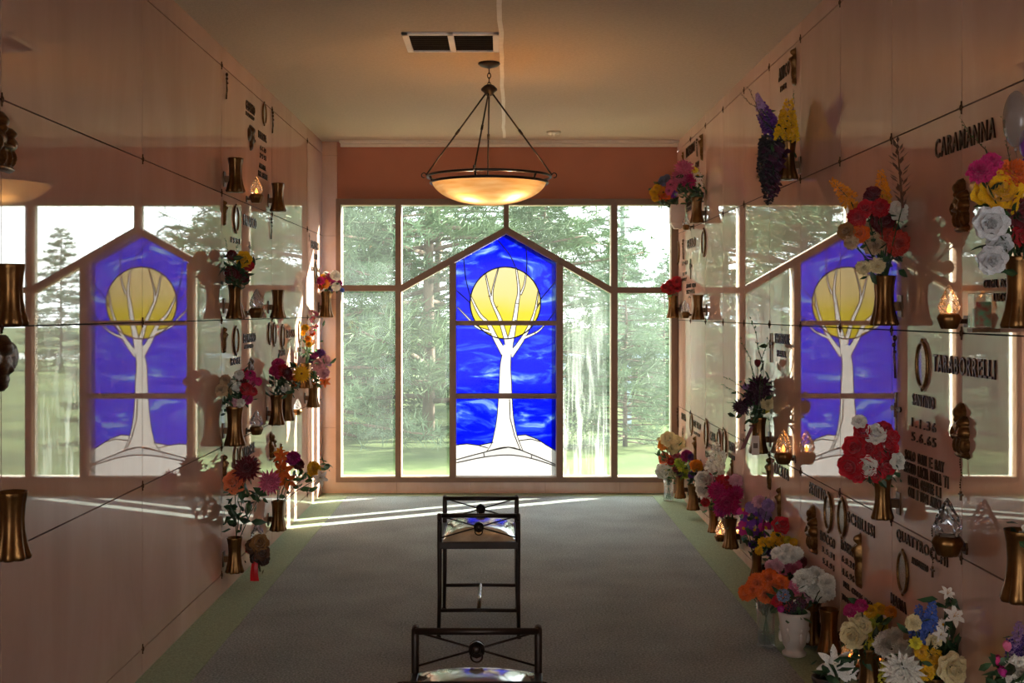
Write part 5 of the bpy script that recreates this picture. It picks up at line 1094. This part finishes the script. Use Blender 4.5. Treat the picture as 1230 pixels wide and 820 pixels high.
for ms, x, y, lb, rz, sc in (
        (PA, -.95, 15.0, 'big pine with dark bare lower branches outside', 0, 1), (PB, -2.35, 14.6, 'bushy pine filling the pane beside the stone pilaster', 1.0, .8),
        (PB, .62, 17.2, 'pale pine rising beyond the water-streaked pane', 0, (.5, .62, .68)), (PB, 1.95, 21.0, 'slim pine behind the pale one, its tip before the white sky', 3.0, (.5, .6, .58)), (PA, -4.9, 18.5, 'tall pine outside mirrored in the flower-hung wall', 3.3, 1.1),
        (PB, -8.2, 21.0, 'second pine mirrored in the flower-hung wall beyond the tall one', 4.5, 1.1), (PA, -1.2, 21.5, 'pine standing far back behind the stained glass', 5.2, 1.0),
        (PB, -3.7, 23.5, 'pine far back between the bushy pine and the dark one', .4, 1.15), (PB, 1.5, 14.2, 'low pine outside the pane above the cream roses', .9, (.36, .4, .29)),
        (PB, 2.45, 17.6, 'low pine just beyond the grey guard rail', 2.4, .30), (PA, 2.9, 29.5, 'low broad pine seen in the plain wall reflection', 1.9, .42),
        (PB, 9.5, 33, 'small pine under the street lamp in the reflection', 2.9, .5), (PB, 3.45, 24, 'small pine at the foot of the tall grey pole', 5.0, .36)):
    plant_tree('pine_tree', ms, (x, y, GZ), lb, rz, sc)
def bush(seed, r, h, mat):
    rnd = random.Random(seed); st, lf = MB(), MB()
    for k in range(9):
        a = rnd.uniform(0, 2 * pi); q = rnd.uniform(.2, .8) * r
        st.tube([(0, 0, 0), (cos(a) * q * .5, sin(a) * q * .5, h * .4), (cos(a) * q, sin(a) * q, h * rnd.uniform(.6, .9))], [.03, .02, .006], 5)
    for k in range(1500):
        u = Vector((rnd.gauss(0, 1), rnd.gauss(0, 1), rnd.gauss(0, 1))).normalized() * rnd.uniform(.6, 1) ; p = Vector((u.x * r, u.y * r, h * .5 + u.z * h * .5))
        d = Vector((rnd.gauss(0, 1), rnd.gauss(0, 1), rnd.gauss(0, 1))).normalized() * .09; s = d.orthogonal().normalized() * .045
        lf.add([p, p + d * .5 + s, p + d, p + d * .5 - s], [(0, 1, 2, 3)])
    return st.mesh('stems', M_BARK), lf.mesh('foliage', mat)
BU = bush(5, 1.3, 1.9, M_BUSH)
for (x, y, sc, lb) in ((-1.65, 16.8, .62, 'round bush on the lawn behind the bushy pine'), (-.35, 18.2, .6, 'round bush on the lawn behind the dark pine'), (.6, 14.0, .42, 'small round bush just outside under the water-streaked pane'), (1.3, 20.5, .8, 'round bush behind the guard rail'), (7.0, 36, 1.4, 'round bush far off on the lawn toward the street lamp'), (-9.5, 34, 1.6, 'round bush on the lawn below the second mirrored pine')):
    plant_tree('bush', BU, (x, y, GZ), lb, x, sc, 'bushes on the lawn', ('stems', 'foliage'))
tag(MB().box(-60, 60, D + .35, 120, GZ - .1, GZ).build('ground', pmat('lawn', '3f502c', 1, var=.3, scale=.6, col2='59663b', spec=.1)), kind='structure')
tag(MB().box(-30, 30, 40, 46, GZ, GZ + .01).build('path', pmat('asphalt', '9a9a98', .9, var=.1)), kind='structure')
tag(MB().box(-AL - .15, AR + .15, D - .02, D + .35, -.25, -.13).build('trim_6', M_CREAM), kind='structure')
# street things
pl_ = empty('utility_pole', (2.62, 25.3, GZ), 'tall plain grey pole rising into the white sky outside', 'pole')
MB().lathe([(.06, 0), (.05, 6.8), (.001, 6.82)], 14).build('shaft', pmat('pole_grey', '8a9295', .6), pl_, True); MB().lathe([(.11, 0), (.10, .12), (.06, .15)], 14).build('base_collar', MATS['pole_grey'], pl_, True)
sl_ = empty('street_lamp', (8.9, 40, GZ), 'curved street lamp seen only as a reflection in the plain wall', 'street lamp')
MB().tube([(0, 0, 0), (0, 0, 4.1), (-.1, 0, 4.4), (-.35, 0, 4.55), (-.6, 0, 4.55)], [.07, .05, .045, .04, .04], 10).build('lamp_post', pmat('post_dark', '3c4448', .6), sl_, True)
MB().ball((-.75, 0, 4.53), (.28, .12, .08), 14, 8).build('lamp_head', MATS['post_dark'], sl_, True)
wr = MB(); pts = [(-14 + k * 2.4, 38 + .1 * k, 5.4 - .35 * sin(k / 16 * pi)) for k in range(17)]; wr.tube(pts, .03, 6)
tag(wr.build('power_line', pmat('wire', '30363a', .7)), 'dark power line strung across the sky outside', 'cable')
gr = empty('guard_rail', (1.45, 16.0, .42), 'grey guard rail crossing the greenery beyond the panes by the flowers', 'railing')
MB().box(-.75, 1.2, -.03, .03, .46, .52).build('rail_beam', pmat('rail_grey', '9aa6b8', .5), gr, bevel=.01)
for x in (-.6, .3, 1.1): MB().box(x - .03, x + .03, .03, .07, GZ - .42, .52).build('rail_post', MATS['rail_grey'], gr)

# ------------------------------------------------------------ light, sky, camera
w = bpy.data.worlds.new('sky'); SC.world = w; w.use_nodes = True; nt = w.node_tree; bg = nt.nodes['Background']
tc = nt.nodes.new('ShaderNodeTexCoord'); mp = nt.nodes.new('ShaderNodeMapping'); mp.inputs['Scale'].default_value = (1, 1, 2.6); nt.links.new(tc.outputs['Generated'], mp.inputs['Vector'])
n = nt.nodes.new('ShaderNodeTexNoise'); n.inputs['Scale'].default_value = 3.2; n.inputs['Detail'].default_value = 7; n.inputs['Roughness'].default_value = .55; nt.links.new(mp.outputs['Vector'], n.inputs['Vector'])
r = nt.nodes.new('ShaderNodeValToRGB'); e = r.color_ramp.elements; e[0].position = .36; e[0].color = (.52, .60, .68, 1); e[1].position = .62; e[1].color = (1.0, 1.0, .98, 1)
nt.links.new(n.outputs['Fac'], r.inputs['Fac']); nt.links.new(r.outputs['Color'], bg.inputs['Color']); bg.inputs['Strength'].default_value = SKY
sun = bpy.data.lights.new('sun', 'SUN'); sun.energy = SUN; sun.angle = radians(.6); sun.color = (1, .93, .80)
so = bpy.data.objects.new('sun', sun); COL.objects.link(so)
el, az = radians(20), radians(30)
so.rotation_euler = Vector((-cos(az) * cos(el), -sin(az) * cos(el), -sin(el))).to_track_quat('-Z', 'Y').to_euler(); so.location = (12, 16, 8)
cam = bpy.data.cameras.new('camera'); co = bpy.data.objects.new('camera', cam); COL.objects.link(co); SC.camera = co
cam.sensor_width = 36; cam.lens = 36 * F / 1230; cam.shift_x = (615 - CX) / 1230; cam.shift_y = -(410 - CY) / 1230
co.location = (0, 0, CZ); co.rotation_euler = (radians(90), 0, 0); cam.clip_end = 300; cam.clip_start = .05
vs = SC.view_settings; vs.view_transform = 'Standard'; vs.look = 'None'; vs.exposure = EXPO; vs.gamma = 1; vs.use_curve_mapping = False
cy = SC.cycles; cy.use_denoising = True; cy.max_bounces = 10; cy.diffuse_bounces = 6; cy.glossy_bounces = 5; cy.transparent_max_bounces = 16; cy.caustics_reflective = False; cy.caustics_refractive = False; cy.sample_clamp_indirect = 6
